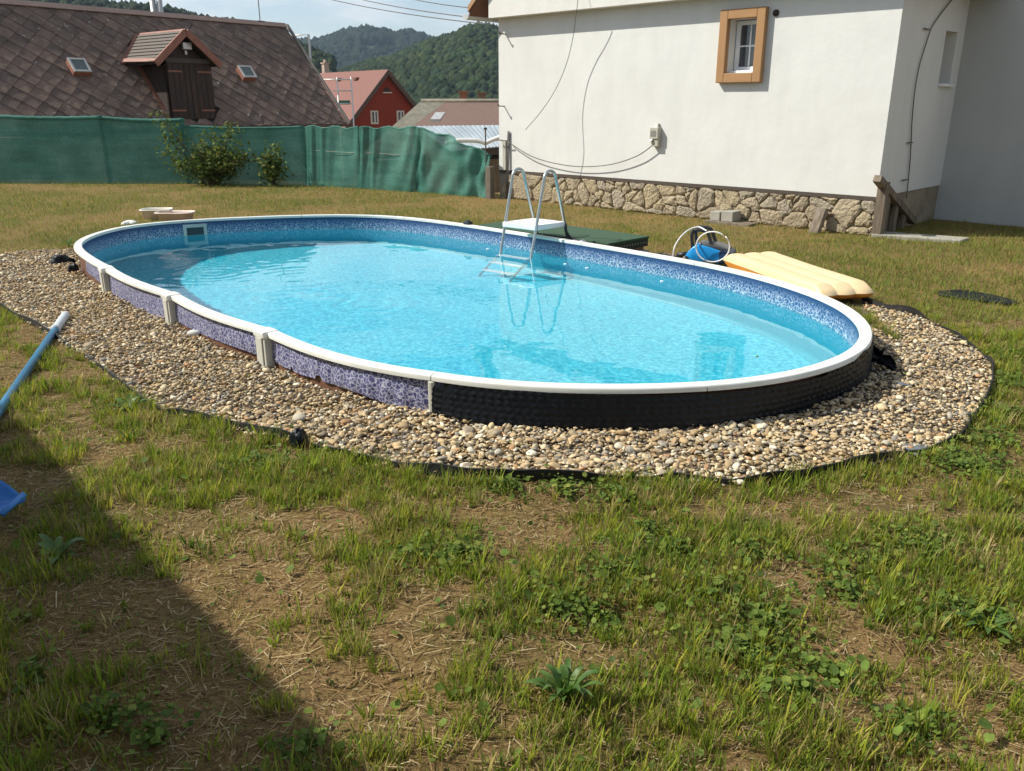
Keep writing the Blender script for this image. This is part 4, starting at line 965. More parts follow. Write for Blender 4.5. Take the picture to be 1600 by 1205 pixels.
p = gpt(759.5); p2 = aty(758.5, 201, p.y); b = MB(); b.tube([Vector((p.x, p.y, -.05)), p2], .011, 8); b.box(p2+UP*.0, (1, 0, 0), (0, 1, 0), (0, 0, 1), .05, .03, .03); o = b.build('metal_rod', M['iron'], None, loc=p); tag(o, 'thin metal rod standing at the right end of the net fence', 'rod')
# ---------------------------------------------------------------- old barn with diamond shingles beyond the fence
R1 = aty(445, 42, 28.0); R0 = onz(-30, 2.5, R1.z); be = (R1-R0); be.z = 0; BLEN = be.length; be.normalize(); bp = Vector((be.y, -be.x, 0))
if bp.y > 0: bp = -bp
C0 = onplane(541, 193.5, R1, be)
run = (C0-R1).dot(bp); drop = C0.z-R1.z; slope = (bp*run+UP*drop); SL = slope.length; sd = slope.normalized(); bn = be.cross(sd).normalized(); bn = bn if bn.z > 0 else -bn
bc = R1-be*8; bc.z = -3.4
barn = empty('barn', bc, 'old barn with brown diamond-shingled roof and wooden loft dormer beyond the net fence', 'barn')
def shingle_mat(i, c):
    m = mat('shingle_%d' % i, [(.30, tuple(x*.66 for x in c)), (.5, c), (.68, tuple(x*1.35 for x in c))], 3.5, .92, .5, .01, bscale=40); N, L = m.node_tree.nodes, m.node_tree.links; b = N['Principled BSDF']
    src = b.inputs['Base Color'].links[0].from_socket; n1 = N.new('ShaderNodeTexNoise'); n1.inputs['Scale'].default_value = 7.5; n1.inputs['Detail'].default_value = 3; n1.inputs['Roughness'].default_value = .62; L.new(N.new('ShaderNodeNewGeometry').outputs['Position'], n1.inputs['Vector']); f = ramp(N, L, n1.outputs['Fac'], [(.655, 0.0), (.70, .85)])
    mx_ = N.new('ShaderNodeMixRGB'); L.new(f.outputs[0], mx_.inputs[0]); L.new(src, mx_.inputs[1]); mx_.inputs[2].default_value = (.42, .41, .37, 1); L.new(mx_.outputs[0], b.inputs['Base Color']); return m
M['shingle'] = [shingle_mat(i, c) for i, c in enumerate(((.145, .100, .076), (.165, .112, .084), (.128, .090, .070), (.175, .118, .086)))]
M['rust'] = mat('painted_flashing', [(.3, (.20, .075, .045)), (.7, (.30, .13, .085))], 9, .6, .2, .004); M['deck'] = mat('roof_underlay', (.028, .021, .018), 10, .95, .3)
M['barnwall'] = plaster('barn_plaster', (.35, .31, .25)); M['dwood'] = mat('dark_larch', [(.3, (.017, .011, .009)), (.55, (.034, .020, .014)), (.75, (.12, .045, .022))], 4, .7, .4, .006, vscale=(6, 6, .4))
LEN = BLEN+2
Q = lambda a, t, h=0: R1-be*a+sd*t+bn*h                     # a: metres left of the right verge, t: down the slope
b = MB(); b.prism([Q(0, 0), Q(0, SL), Q(LEN, SL), Q(LEN, 0)], -bn*.08); back = lambda a, t: R1-be*a+Vector((-sd.x, -sd.y, sd.z))*t
b.prism([back(0, 0), back(LEN, 0), back(LEN, SL), back(0, SL)], -UP*.08); b.build('roof_deck', M['deck'], barn)
b = MB(); e0 = C0-bp*.35; e0.z = -4; b.frame(e0, -be, -bp, UP, LEN, (run-.35)*2, C0.z+4-.15); bw = b.build('wall', M['barnwall'], barn)
b = MB(); gA = R1-be*.05; b.prism([gA-bp*-(run-.3)+UP*(drop+.1), gA-UP*.15, gA-bp*(run-.3)+UP*(drop+.1)], -be*.15); b.build('gable_wall', M['barnwall'], barn)
# diamond shingles: each a piece, the smallest (far left, out of frame) joined
D = .235
sh_mesh = None; pos_list = []
row_h = D; col_w = 2*D; nrow = int(SL/row_h)+1
dz0, dx0 = 7.0, 9.6
for r in range(nrow+1):
    for c_ in range(int(LEN/col_w)+2):
        a = c_*col_w+(D if r % 2 else 0); t = r*row_h
        if a > LEN or t > SL+D*.8: continue
        pos_list.append((a, t))
def in_dormer(a, t):
    p = Q(a, t); s = (p-dP0).dot(be); return dS0-.10 < s < dS1+.10 and t > dT
# dormer front plane through its foot on the roof
foot = onplane(266, 187, R1, bn); dP0 = foot; 
dpix = lambda x, y, off=0.0: onplane(x, y, dP0+bp*off, bp)
def dst(x, y, off=0.0): p = dpix(x, y, off)-dP0; return p.dot(be), p.z+dP0.z
dS0, dS1 = dst(261, 140)[0], dst(333, 140)[0]; zbot = dP0.z-.05; zbeam = dst(295, 95)[1]; 
OVH = .28; apx = dst(289.5, 51, OVH); lft = dst(244.5, 101, OVH); rgt = dst(345, 104, OVH); zev = (lft[1]+rgt[1])/2; sm = apx[0]; hwid = (rgt[0]-lft[0])/2
roof_t = lambda z: (z-R1.z)/sd.z                            # slope distance where the main roof has height z
dT = roof_t(apx[1])
def P_(s, z, d=0): return Vector((dP0.x, dP0.y, 0))+be*s+UP*z+bp*d
def depth_to_roof(z): p = Q(0, roof_t(z)); return (dP0-p).dot(bp)      # how far the main roof lies behind the dormer front at height z
verts = [(-1, 0, .0), (0, 1, .0), (1, 0, .0), (0, -1, .0)]
def shingle_at(b, a, t, jx, jt, tilt):
    c = Q(a+jx, t+jt, 0); k = D*1.06
    pts = [c-sd*k+bn*.006, c-be*k+bn*(.020+tilt), c+sd*k+bn*(.034+tilt), c+be*k+bn*(.020-tilt)]
    q_ = []
    for p in pts:
        t_ = (p-R1).dot(sd); a_ = -(p-R1).dot(be); q_.append(p+sd*(min(max(t_, .0), SL+.03)-t_)-be*(max(a_, 0.0)-a_))
    pts = q_
    b.prism(pts, bn*.016)
g = random.Random(8); rest = MB(); cnt = 0
pos_list.sort(key=lambda q: (Q(*q)-Vector((0, 0, CAMZ))).length if True else 0)
vis = []
for (a, t) in pos_list:
    p = Q(a, t); s = (p-dP0).dot(be)
    if dS0-.05 < s < dS1+.05 and roof_t(zbot) > t > dT+.3: continue
    d_ = p-Vector((0, 0, CAMZ)); Yc = d_.y*CP-d_.z*SP; xx = 800+FPX*d_.x/Yc
    vis.append((0 if xx > -10 else 1, Yc, a, t))
vis.sort()
proto = {}
for i, (_, _, a, t) in enumerate(vis):
    jx, jt, ti = g.uniform(-.012, .012), g.uniform(-.012, .012), g.uniform(-.006, .006)
    if i < 300:
        edge = t+D*1.15 > SL+.03 or a < D*1.15 or t < D*1.15
        key = i % 12
        if edge or key not in proto:
            b = MB(); shingle_at(b, a, t, jx, jt, ti); o = b.build('shingle', g.choice(M['shingle']), barn)
            if not edge: proto[key] = (o, Q(a, t))
        else:
            o0, q0_ = proto[key]; o = o0.copy(); COL.objects.link(o); o.location = o0.location+(Q(a+jx, t+jt)-q0_)
    else: shingle_at(rest, a, t, jx, jt, ti)
if rest.f: tag(rest.build('shingle_field', M['shingle'][0], barn), kind='stuff')
b = MB(); b.prism([Q(0, -.05, .03), Q(0, .09, .06), Q(0, .09, .08), Q(0, -.05, .10)], -be*LEN); b.build('ridge_cap', mat('ridge_pale', (.36, .25, .20), 4, .8, .2), barn)
b = MB(); b.frame(Q(-.06, -.05, .0), be, sd, bn, .07, SL+.08, .07); b.build('verge_board', mat('verge_grey', (.22, .19, .16), 9, .8, .3), barn)
b = MB(); b.frame(Q(0, SL-.02, -.03), -be, sd, bn, LEN, .10, .05); b.build('eave_board', mat('eave_brown', (.12, .07, .055), 9, .8, .3), barn)
# dormer
b = MB(); fr_ = [P_(dS0, zbot), P_(dS1, zbot), P_(dS1, zev), P_(sm, apx[1]-.12), P_(dS0, zev)]
dorm = MB().prism(fr_, -bp*.06).build('dormer_front', M['dwood'], barn)
for s in (dS0, dS1):
    zt = zev; b = MB(); b.prism([P_(s, zbot), P_(s, zt), P_(s, zt, -depth_to_roof(zt)-.05)], be*(.05 if s == dS0 else -.05)); b.build('dormer_cheek', M['dwood'], dorm)
dz_ = depth_to_roof(zev); da_ = depth_to_roof(apx[1])
for s in (-1, 1):
    e0_ = P_(sm+s*hwid, zev, OVH); a0_ = P_(sm, apx[1], OVH); a1_ = P_(sm, apx[1], -da_-.1); e1_ = P_(sm+s*hwid, zev, -dz_-.1)
    nrm = (a0_-e0_).cross(bp).normalized(); nrm = nrm if nrm.z > 0 else -nrm
    b = MB(); b.prism([e0_, a0_, a1_, e1_], nrm*.05); dr_ = b.build('dormer_roof', M['deck'], dorm)
    up_ = (a0_-e0_); ul = up_.length; up_ /= ul; rl = (a0_-a1_).length
    for i in range(9):                                     # slate rows on the dormer
        b = MB(); t0_, t1_ = i/9*ul, (i+1.25)/9*ul
        b.prism([e0_+up_*t0_-bp*.05+nrm*.085, e0_+up_*min(t1_, ul)-bp*.05+nrm*.058, (e0_*(1-min(t1_, ul)/ul)+a0_*min(t1_, ul)/ul)-bp*(OVH+dz_+(da_-dz_)*min(t1_, ul)/ul)+nrm*.058, e0_+up_*t0_-bp*(OVH+dz_+(da_-dz_)*t0_/ul)+nrm*.085], nrm*.01)
        b.build('slate_course', mat('dormer_slate', [(.3, (.10, .085, .07)), (.7, (.17, .145, .12))], 7, .9, .5, .01, vscale=(6, 6, 1)) if i == 0 and s == -1 else bpy.data.materials['dormer_slate'], dr_)
    b = MB(); b.prism([e0_-nrm*.06, a0_-nrm*.06, a0_+nrm*.10, e0_+nrm*.10], bp*.05); b.prism([e0_+nrm*.065, e0_+up_*.12+nrm*.065, e1_+up_*.12+nrm*.11, e1_+nrm*.11], nrm*.02); b.build('flashing', M['rust'], dr_)
    b = MB(); v0_ = P_(sm+s*hwid, zev, -dz_); w0_ = P_(sm, apx[1], -da_); vd = (v0_-w0_); b.prism([w0_+bn*.06, v0_+bn*.06, v0_+bn*.07-s*0*be+be*s*.16, w0_+bn*.07+be*s*.16], bn*.02); b.build('flashing', M['rust'], dr_)
b = MB(); b.prism([P_(sm, apx[1]+.04, OVH+.02)-be*.07, P_(sm, apx[1]+.09, OVH+.02), P_(sm, apx[1]+.04, OVH+.02)+be*.07], -bp*(OVH+da_)); b.build('ridge_cap', M['rust'], dorm)
b = MB(); c0_ = P_(dS0-.005, zbot, .0); c1_ = P_(dS0-.005, zev, -dz_); dd_ = (c1_-c0_); b.prism([c0_+bn*.05, c1_+bn*.05, c1_+bn*.05-be*.10, c0_+bn*.05-be*.10], bn*.02); b.build('flashing', M['rust'], dorm)
b = MB(); b.frame(P_(dS0+.03, zbeam-.06, .002), be, UP, bp, dS1-dS0-.06, .11, .05); b.build('beam', mat('grey_beam', (.075, .065, .055), 6, .8, .3), dorm)
midd = (dS0+dS1)/2
for s0_, s1_ in ((dS0+.05, midd-.004), (midd+.004, dS1-.05)):
    b = MB(); b.frame(P_(s0_, zbot+.06, .002), be, UP, bp, s1_-s0_, zbeam-.07-zbot-.06, .03); dl2 = b.build('loft_door', M['dwood'], dorm)
    nb = 4; wb = (s1_-s0_)/nb
    for k in range(nb):
        b = MB(); b.frame(P_(s0_+k*wb+.006, zbot+.07, .033), be, UP, bp, wb-.012, zbeam-.07-zbot-.08, .012+.004*(k % 2)); b.build('plank', M['dwood'], dl2)
    for zf in (.14, .84):
        z_ = zbot+.06+(zbeam-zbot-.13)*zf; o0_ = s0_ if s0_ < midd-.1 else s1_-.38
        b = MB(); b.frame(P_(o0_, z_, .052), be, UP, bp, .38, .04, .012); b.build('strap_hinge', M['rust'], dl2)
fl = dst(291, 72, .1); b = MB(); b.frame(P_(fl[0]-.12, fl[1]-.08, .06), be, UP, bp, .24, .16, .10); b.frame(P_(fl[0]-.03, fl[1]-.2, .005), be, UP, bp, .06, .1, .06); b.build('floodlight', mat('lamp_grey', (.55, .56, .55), 8, .3, .05, metallic=.4), dorm, bevel=.01)
# roof windows
for (x0, y0, x1, y1) in ((103, 96, 140, 121), (367, 107, 399, 128)):
    c = onplane((x0+x1)/2, (y0+y1)/2+2, R1, bn); w_, l_ = .42, .42
    o_ = c-be*w_/2-sd*l_/2; b = MB(); b.frame(o_+bn*.0, be, sd, bn, w_, l_, .17); sf = b.build('roof_window', M['rust'], barn, bevel=.01)
    b = MB()
    for (aa, ll, ww, hh) in ((0, 0, w_, .05), (0, l_-.05, w_, .05), (0, .05, .05, l_-.1), (w_-.05, .05, .05, l_-.1)): b.frame(o_+be*aa+sd*ll+bn*.172, be, sd, bn, ww, hh, .03)
    b.build('window_frame', mat('zinc_frame', (.45, .45, .42), 6, .5, .1) if x0 == 103 else bpy.data.materials['zinc_frame'], sf)
    b = MB(); b.frame(o_+be*.05+sd*.05+bn*.176, be, sd, bn, w_-.1, l_-.1, .008); b.build('pane', mat('skylight_glass', (.10, .13, .12), 5, .35, .0) if x0 == 103 else bpy.data.materials['skylight_glass'], sf)
# twin metal flue, wind vane mast, bent pipe pole
pf = aty(246, 26, 27.5); fl_ = empty('twin_flue', pf-UP*1.5, 'twin grey metal flue rising behind the barn ridge', 'chimney')
for dx in (-.09, .11): b = MB(); b.tube([pf+Vector((dx, 0, -1.5)), pf+Vector((dx, 0, .52 if dx < 0 else .60))], .085, 10); b.tube([pf+Vector((dx, 0, .50 if dx < 0 else .58)), pf+Vector((dx, 0, .53 if dx < 0 else .61))], .11, 10); b.build('flue_pipe', M['gutter'], fl_, True)
p = onplane(407, 39, R1, bn); p = Q((R1-p).dot(be), 0); top_ = aty(404, -8, p.y); b = MB(); b.tube([p-UP*.05, Vector((p.x, p.y, top_.z))], .014, 6); b.frame(p-be*.12-bp*.06+UP*.06, be, bp, UP, .24, .12, .05); o = b.build('lightning_rod', M['iron'], None, loc=p); tag(o, 'thin lightning rod on the right end of the barn ridge', 'rod')
p = onplane(206, 21, R1, bn); p = Q((R1-p).dot(be), 0); b = MB(); b.tube([p-UP*.05, p+UP*.55], .010, 6); b.frame(p-be*.1-bp*.04+UP*.08, be, bp, UP, .2, .08, .04); o = b.build('lightning_rod', M['iron'], None, loc=p); tag(o, 'thin lightning rod on the barn ridge left of the flue', 'rod')
pb_ = aty(488, 108, 33.0); pt_ = aty(484, 54, 33.0); pl_ = aty(456, 56, 33.0); pb_.z = -3.3
b = MB(); b.tube([pb_, Vector((pb_.x-.05, pb_.y, pt_.z)), pl_], .045, 8); o = b.build('bent_pipe_pole', M['gutter'], None, True, loc=pb_); tag(o, 'tall grey pole with an arm reaching left, right of the barn', 'pole')
# ---------------------------------------------------------------- red gabled house
Yr = 58.0; ap = aty(603, 114.5, Yr); gu = Vector((.74, .67, 0)).normalized(); gn = Vector((gu.y, -gu.x, 0)); gn = gn if gn.y < 0 else -gn
rp = lambda x, y, off=0: onplane(x, y, ap+gn*off, gn)
el, er = rp(545, 197), rp(661, 187); base_z = -4.5; hw_ = ((er-ap).dot(gu)-(el-ap).dot(gu))/2
red = empty('red_house', Vector((ap.x, ap.y, base_z)), 'brick red gabled house with two white-framed windows below the wooded hill', 'house')
M['redpl'] = plaster('red_plaster', (.245, .044, .026), .9); M['redroof'] = mat('red_roof_tiles', [(.3, (.15, .055, .040)), (.7, (.21, .082, .060))], 6, .75, .5, .02, vscale=(1, 1, 6)); M['greyfr'] = mat('stone_frame', (.55, .50, .42), 5, .8, .1)
rr_ = (ap.z-er.z)/((er-ap).dot(gu)); zw = base_z+3.2; sl_ = lambda s: ap.z-abs(s)*rr_
half = (zw-ap.z)/-rr_
gpp = lambda s, z, d=0: Vector((ap.x, ap.y, 0))+gu*s+UP*z+gn*d
b = MB(); b.prism([gpp(-half, base_z), gpp(half, base_z), gpp(half, zw), gpp(0, ap.z-.1), gpp(-half, zw)], -gn*.3); b.frame(gpp(-half, base_z, -.3), gu, -gn, UP, 2*half, 12, zw-base_z); b.build('wall', M['redpl'], red)
for s in (-1, 1):
    e = gpp(s*(half+.5), zw-.5*rr_, .25); a = gpp(0, ap.z, .25); b = MB(); b.prism([e, a, a+UP*.22, e+UP*.22], -gn*13); rf = b.build('roof', M['redroof'], red)
    b = MB(); b.prism([e-UP*.12+gn*.01, a-UP*.12+gn*.01, a+UP*.24+gn*.01, e+UP*.24+gn*.01], gn*.06); b.build('verge_board', mat('verge_dark', (.085, .05, .04), 6, .7, .1) if s < 0 else bpy.data.materials['verge_dark'], rf)
    if s < 0:
        for k in (3.0, 5.2, 7.6):
            b = MB(); c = a-gn*k+(e-a).normalized()*.75; c += UP*.25; b.box(c, gu, gn, UP, .35, .45, .14); b.build('vent_tile', M['rooft'], rf)
for (x0, x1) in ((578, 591), (619, 631.5)):
    w0, w1 = rp(x0, 173), rp(x1, 194); s0, s1, z1_, z0_ = (w0-ap).dot(gu), (w1-ap).dot(gu), w0.z, w1.z
    b = MB(); b.frame(gpp(s0, z0_, .0), gu, UP, gn, s1-s0, z1_-z0_, .07); wn_ = b.build('window_surround', M['greyfr'], red)
    fx = (s1-s0)*.2; b = MB(); b.frame(gpp(s0+fx, z0_+fx, .07), gu, UP, gn, s1-s0-2*fx, z1_-z0_-1.7*fx, .02); b.build('pane', M['glass'], wn_)
    b = MB(); b.frame(gpp((s0+s1)/2-.03, z0_+fx, .092), gu, UP, gn, .06, z1_-z0_-1.7*fx, .02); b.build('muntin', M['frame_w'], wn_)
ac = rp(604.5, 144); s_ = (ac-ap).dot(gu); r_a = .27
b = MB(); b.prism([gpp(s_+r_a*math.cos(a), ac.z+r_a*1.1*math.sin(a), .0) for a in np.linspace(0, math.pi, 11)], gn*.04); at_ = b.build('arched_vent', mat('vent_brown', (.05, .025, .018), 8, .8, .1), red)
b = MB(); b.frame(gpp(s_-r_a*1.25, ac.z-.07, 0), gu, UP, gn, r_a*2.5, .07, .1); b.build('sill', M['greyfr'], at_)
pc_ = aty(507.5, 118, Yr+6.5); b = MB(); ch = .80; b.frame(pc_-UP*1.2, gu, -gn, UP, .40, .36, ch+1.2); b.frame(pc_+UP*ch-gu*.06+gn*.06, gu, -gn, UP, .52, .48, .08); b.frame(pc_+UP*(ch+.08)+gu*.12-gn*.1, gu, -gn, UP, .16, .16, .2); b.build('chimney', mat('chimney_pale', (.42, .33, .26), 6, .85, .3), red)
# metal frame with rails in front of the red house
Yf = 40.0; fp = lambda x, y: aty(x, y, Yf)
frm = empty('scaffold', Vector((fp(548, 190).x, Yf, -4)), 'pale tubular metal scaffold with rails in front of the red roof', 'scaffold')
for x, yt in ((526.5, 121), (548.5, 120)): q = fp(x, yt); b = MB(); b.tube([Vector((q.x, Yf, -4)), q], .032, 8); b.build('upright', M['gutter'], frm, True)
for y, xa, xb in ((124.5, 503, 549), (142, 521, 549), (162, 527, 549)): b = MB(); b.tube([fp(xa, y), fp(xb, y)], .028, 8); b.build('rail', M['gutter'], frm, True)
b = MB(); b.prism([fp(529, 157), fp(547, 157), fp(547, 163.5), fp(529, 163.5)], Vector((0, .04, 0))); b.build('net_strip', M['net'], frm)
# ---------------------------------------------------------------- low brown-roofed building with chimneys
Yb = 44.0; r0_, r1_ = aty(658, 163, Yb), aty(800, 164, Yb); r1_.z = r0_.z; xd = Vector((1, 0, 0))
bb = empty('brown_roofed_house', Vector((r0_.x+6, Yb, -5)), 'low house with faded brown tiled roof and two brick chimneys left of the white house', 'house')
M['brownroof'] = mat('faded_tiles', [(.3, (.15, .092, .072)), (.7, (.21, .135, .105))], 5, .85, .5, .02, vscale=(1, 4, 4)); M['mossroof'] = mat('mossy_tiles', [(.3, (.13, .12, .085)), (.7, (.24, .22, .17))], 3, .9, .5, .02)
ea, eb = Vector((r0_.x-2.5, Yb-4.2, r0_.z-2.4)), Vector((r1_.x+6, Yb-4.2, r0_.z-2.4)); R1b = r1_+Vector((6, 0, 0)); hipx = r0_+Vector((1.2, 0, 0))
b = MB(); b.prism([ea+Vector((.6, 0, 0)), eb, R1b, r0_+Vector((1.3, 0, 0))], UP*.15); rfb = b.build('roof', M['brownroof'], bb)
b = MB(); b.prism([ea, ea+Vector((.6, 0, 0)), r0_+Vector((1.3, 0, 0)), r0_], UP*.155); b.build('mossy_slope', M['mossroof'], rfb)
b = MB(); b.prism([r0_, R1b, R1b+Vector((0, 4.2, -2.4)), r0_+Vector((-2.5, 4.2, -2.4))], UP*.15); b.build('roof', M['brownroof'], bb)
b = MB(); b.tube([r0_+UP*.15, R1b+UP*.15], .11, 8); b.build('ridge_tiles', M['mossroof'], rfb, True)
b = MB(); b.frame(Vector((ea.x+.6, Yb-3.8, -5)), xd, (0, 1, 0), UP, eb.x-ea.x-1, 7.6, ea.z+5-.1); b.build('wall', M['barnwall'], bb)
for x, yt, mt_ in ((724, 150, M['brick']), (753, 152, M['brick'])):
    q = aty(x, yt-5, Yb+.3); b = MB(); b.frame(Vector((q.x-.18, Yb+.1, r0_.z-.5)), xd, (0, 1, 0), UP, .36, .5, q.z-r0_.z+.5); b.frame(Vector((q.x-.25, Yb+.03, q.z)), xd, (0, 1, 0), UP, .5, .64, .08); b.build('chimney', mat('brick_orange', (.30, .12, .065), 9, .85, .3) if x == 724 else bpy.data.materials['brick_brown'], rfb)
c = aty(676, 194, Yb-3.6); b = MB(); b.prism([c+Vector((-.1, 0, .1)), c+Vector((.35, 0, .1)), c+Vector((.55, .5, .40)), c+Vector((.1, .5, .40))], UP*.12); b.build('roof_window', M['gutter'], rfb)
# ---------------------------------------------------------------- metal-roofed shed next to the white house
Ys = 20.5
sc_ = lambda x, y, Y: aty(x, y, Y)
s00, s01, s11, s10 = sc_(648, 197, 24.5), sc_(830, 195, 24.5), sc_(830, 224, 18.6), sc_(706, 236, 17.6)
shd = empty('metal_shed', Vector((s10.x+1, s10.y+2, -3)), 'low shed with light grey sheet-metal roof beside the white house', 'shed')
M['sheet'] = mat('roof_sheet', [(.3, (.24, .28, .30)), (.6, (.34, .385, .41)), (.8, (.42, .46, .48))], 1.4, .5, .15, .01, vscale=(1, .2, 1))
b = MB(); nU = 60; rowsA, rowsB = [], []
for i in range(nU+1):
    t = i/nU; h = .010*math.cos(i*math.pi*.8)
    rowsA.append([(s00*(1-t)+s01*t)+UP*h, (s10*(1-t)+s11*t)+UP*h])
b.loft(rowsA, closed=False); sr = b.build('roof', M['sheet'], shd); sr.modifiers.new('thickness', 'SOLIDIFY').thickness = .02
b = MB(); wv = [sc_(x, y, 17.3) for x, y in ((695, 225), (712, 220), (730, 219), (748, 220), (758, 223), (768, 219), (785, 213), (820, 205))]; wv = catmull(wv, 4)
b.loft([[p+UP*.04, p-UP*.05] for p in wv], closed=False); o = b.build('plastic_fascia', M['white_pl'], shd, True); o.modifiers.new('thickness', 'SOLIDIFY').thickness = .03
b = MB(); b.prism([s10-UP*.05, s11-UP*.05, s11-UP*.16, s10-UP*.16], Vector((0, .05, 0))); b.build('fascia_board', M['tar'], shd)
b = MB(); b.prism([Vector((s10.x+.1, s10.y+.15, -3)), Vector((s11.x, s11.y+.15, -3)), Vector((s01.x, s01.y-.1, -3)), Vector((s00.x+.3, s00.y-.1, -3))], UP*(s10.z+3-.2)); b.build('wall', M['wood_grey'], shd)
# power lines
for i, (x0, y0, x1, y1, sag) in enumerate(((560, -2, 772, 39, .18), (600, -2, 772, 31, .15), (660, -4, 764, 15, .1))):
    p, q = aty(x0, y0, 26), aty(x1, y1, 19.5); pp = p+(p-q)*1.2
    P2 = [pp*(1-t)+q*t-UP*sag*4*t*(1-t) for t in np.linspace(0, 1, 25)]; b = MB(); b.tube(P2, .011, 5); o = b.build('power_line', M['cable'], None, True, loc=q)
    tag(o, ('lowest of three power lines running to the house eave', 'middle of three power lines running to the house eave', 'topmost of three power lines running to the house eave')[i], 'power line', 'power lines')
# ---------------------------------------------------------------- wooded hills
M['forest_floor'] = mat('forest_floor', [(.3, (.020, .032, .012)), (.7, (.045, .060, .022))], .02, .95, 0)
M['forest'] = tint_mat('forest_leaves', .9, .0, .35, .45, .6, .1)
def hill(name, prof, Yr, depth, label, base_z=-6, meadow=None):
    xs_ = np.linspace(prof[0][0], prof[-1][0], 120); pr_ = np.interp(xs_, [p[0] for p in prof], [p[1] for p in prof]); rows = []
    ts = np.r_[np.linspace(0, 1, 26), 1.15, 1.5]
    V = np.zeros((len(xs_), len(ts), 3))
    for i, (x, y) in enumerate(zip(xs_, pr_)):
        top = aty(x, y, Yr); 
        for j, t in enumerate(ts):
            Yc = Yr-depth*(1-t); f = math.sin(min(t, 1)*math.pi/2)**1.25 if t <= 1 else 1-(t-1)*1.6
            wob = (float(fbm(x*.012+3, t*2.2, 3, 31))-.5)*.22*(math.sin(min(t, 1)*math.pi))
            V[i, j] = (top.x*Yc/Yr, Yc, base_z+(top.z-base_z)*(f+wob))
    idx = np.arange(V.shape[0]*V.shape[1]).reshape(V.shape[:2]); F_ = np.stack([idx[:-1, :-1].ravel(), idx[1:, :-1].ravel(), idx[1:, 1:].ravel(), idx[:-1, 1:].ravel()], 1)
    o = add(name, V.reshape(-1, 3), F_, M['forest_floor'], None, True); tag(o, label, None, kind='structure'); return V, ts
def wood(name, V, n, rad, label, seed, cols, skip=None):
    r = np.random.default_rng(seed); nu, nt = V.shape[0]-1, 26-1
    # even cover: stratified over the slope
    m = int(math.sqrt(n*2.2)); k_ = max(2, n//m); 
    uu, tt = np.meshgrid((np.arange(m)+.5)/m, (np.arange(k_)+.5)/k_); uu = (uu.ravel()+r.uniform(-.6, .6, uu.size)/m).clip(0, .999)*nu; tt = (tt.ravel()+r.uniform(-.6, .6, tt.size)/k_).clip(.02, .999)*nt
    iu, it = uu.astype(int), tt.astype(int); fu, ft = (uu-iu)[:, None], (tt-it)[:, None]
    P = (V[iu, it]*(1-fu)+V[iu+1, it]*fu)*(1-ft)+(V[iu, it+1]*(1-fu)+V[iu+1, it+1]*fu)*ft
    if skip is not None:
        d_ = P-np.array([0, 0, CAMZ]); Yc = d_[:, 1]*CP-d_[:, 2]*SP; X_ = 800+FPX*d_[:, 0]/Yc; Y_ = 602.5-FPX*(d_[:, 1]*SP+d_[:, 2]*CP)/Yc
        k2 = ~skip(X_, Y_); P = P[k2]
    n = len(P); v0, f0 = ico(1); sz = rad*r.uniform(.6, 1.25, n); prot = []
    for k in range(10):
        q = np.random.default_rng(k+seed*7); w = 1+q.normal(0, .24, len(v0)); prot.append(v0*w[:, None]*np.array([1, 1, q.uniform(.9, 1.5)]))
    W = np.einsum('nij,nvj->nvi', rotmats(n, .1), np.array(prot)[r.integers(0, 10, n)]*sz[:, None, None])+(P+np.stack([0*sz, 0*sz, sz*.45], 1))[:, None]
    Fx = (f0[None]+(np.arange(n)*len(v0))[:, None, None]).reshape(-1, 3)
    big = fbm(P[:, 0]*.012, P[:, 2]*.03, 3, seed)[:, None]
    C = cols[r.integers(0, len(cols), n)]*r.uniform(.7, 1.3, (n, 1))*(.6+.8*big)
    o = add(name, W.reshape(-1, 3), Fx, M['forest'], None, False, np.repeat(C, len(v0), 0)); tag(o, label, 'forest', kind='stuff')
VA, _ = hill('far_hill', [(300, 110), (420, 88), (465, 75), (497, 74), (515, 70), (535, 62), (556, 58), (580, 60), (603, 61), (612, 66), (640, 63), (658, 68), (672, 75), (700, 84), (760, 100), (900, 110)], 1500, 600, 'distant wooded hill on the horizon')
wood('far_forest', VA, 5600, 6.6, 'dark forest covering the distant hill with the meadow', 3, np.array([(.012, .022, .014), (.015, .026, .015), (.010, .020, .013)]), lambda x, y: (x > 560) & (x < 626) & (y > 71.5+abs(x-600)*.03) & (y < 83-abs(x-592)*.08))  # bluer, darker crowns: distance haze is also put into their colour
M['meadow'] = mat('meadow_grass', (.16, .15, .055), .02, .9, 0)
b = MB(); mq = [(562, 82.5), (572, 78.5), (588, 74), (600, 71.8), (612, 74), (624, 77), (622, 79.5), (604, 82.5), (585, 83.5)]
b.prism([aty(x, y, 1385+(83-y)*8) for x, y in mq], Vector((0, 8, 3))); o = b.build('meadow', M['meadow']); tag(o, 'pale meadow clearing on the distant hill', None, kind='structure')
VB, _ = hill('near_hill', [(420, 150), (500, 128), (560, 112), (610, 101), (640, 90), (665, 80), (690, 72), (712, 64), (735, 54), (758, 52), (780, 56), (840, 40), (1000, 20), (1200, 10)], 620, 330, 'wooded hillside rising behind the red house')
wood('near_forest', VB, 15000, 2.2, 'green deciduous forest on the hillside behind the red house', 4, np.array([(.024, .042, .018), (.031, .050, .019), (.018, .034, .017), (.040, .054, .020), (.022, .038, .020)]))
VC, _ = hill('left_hill', [(-700, -60), (-300, -30), (-60, -8), (40, 0), (110, 8), (150, 14), (200, 20), (260, 26), (290, 32), (420, 60), (520, 100)], 430, 200, 'wooded hill behind the barn ridge')
wood('left_forest', VC, 6000, 2.0, 'trees along the hilltop behind the barn ridge', 5, np.array([(.024, .040, .017), (.032, .050, .019), (.020, .034, .015)]))
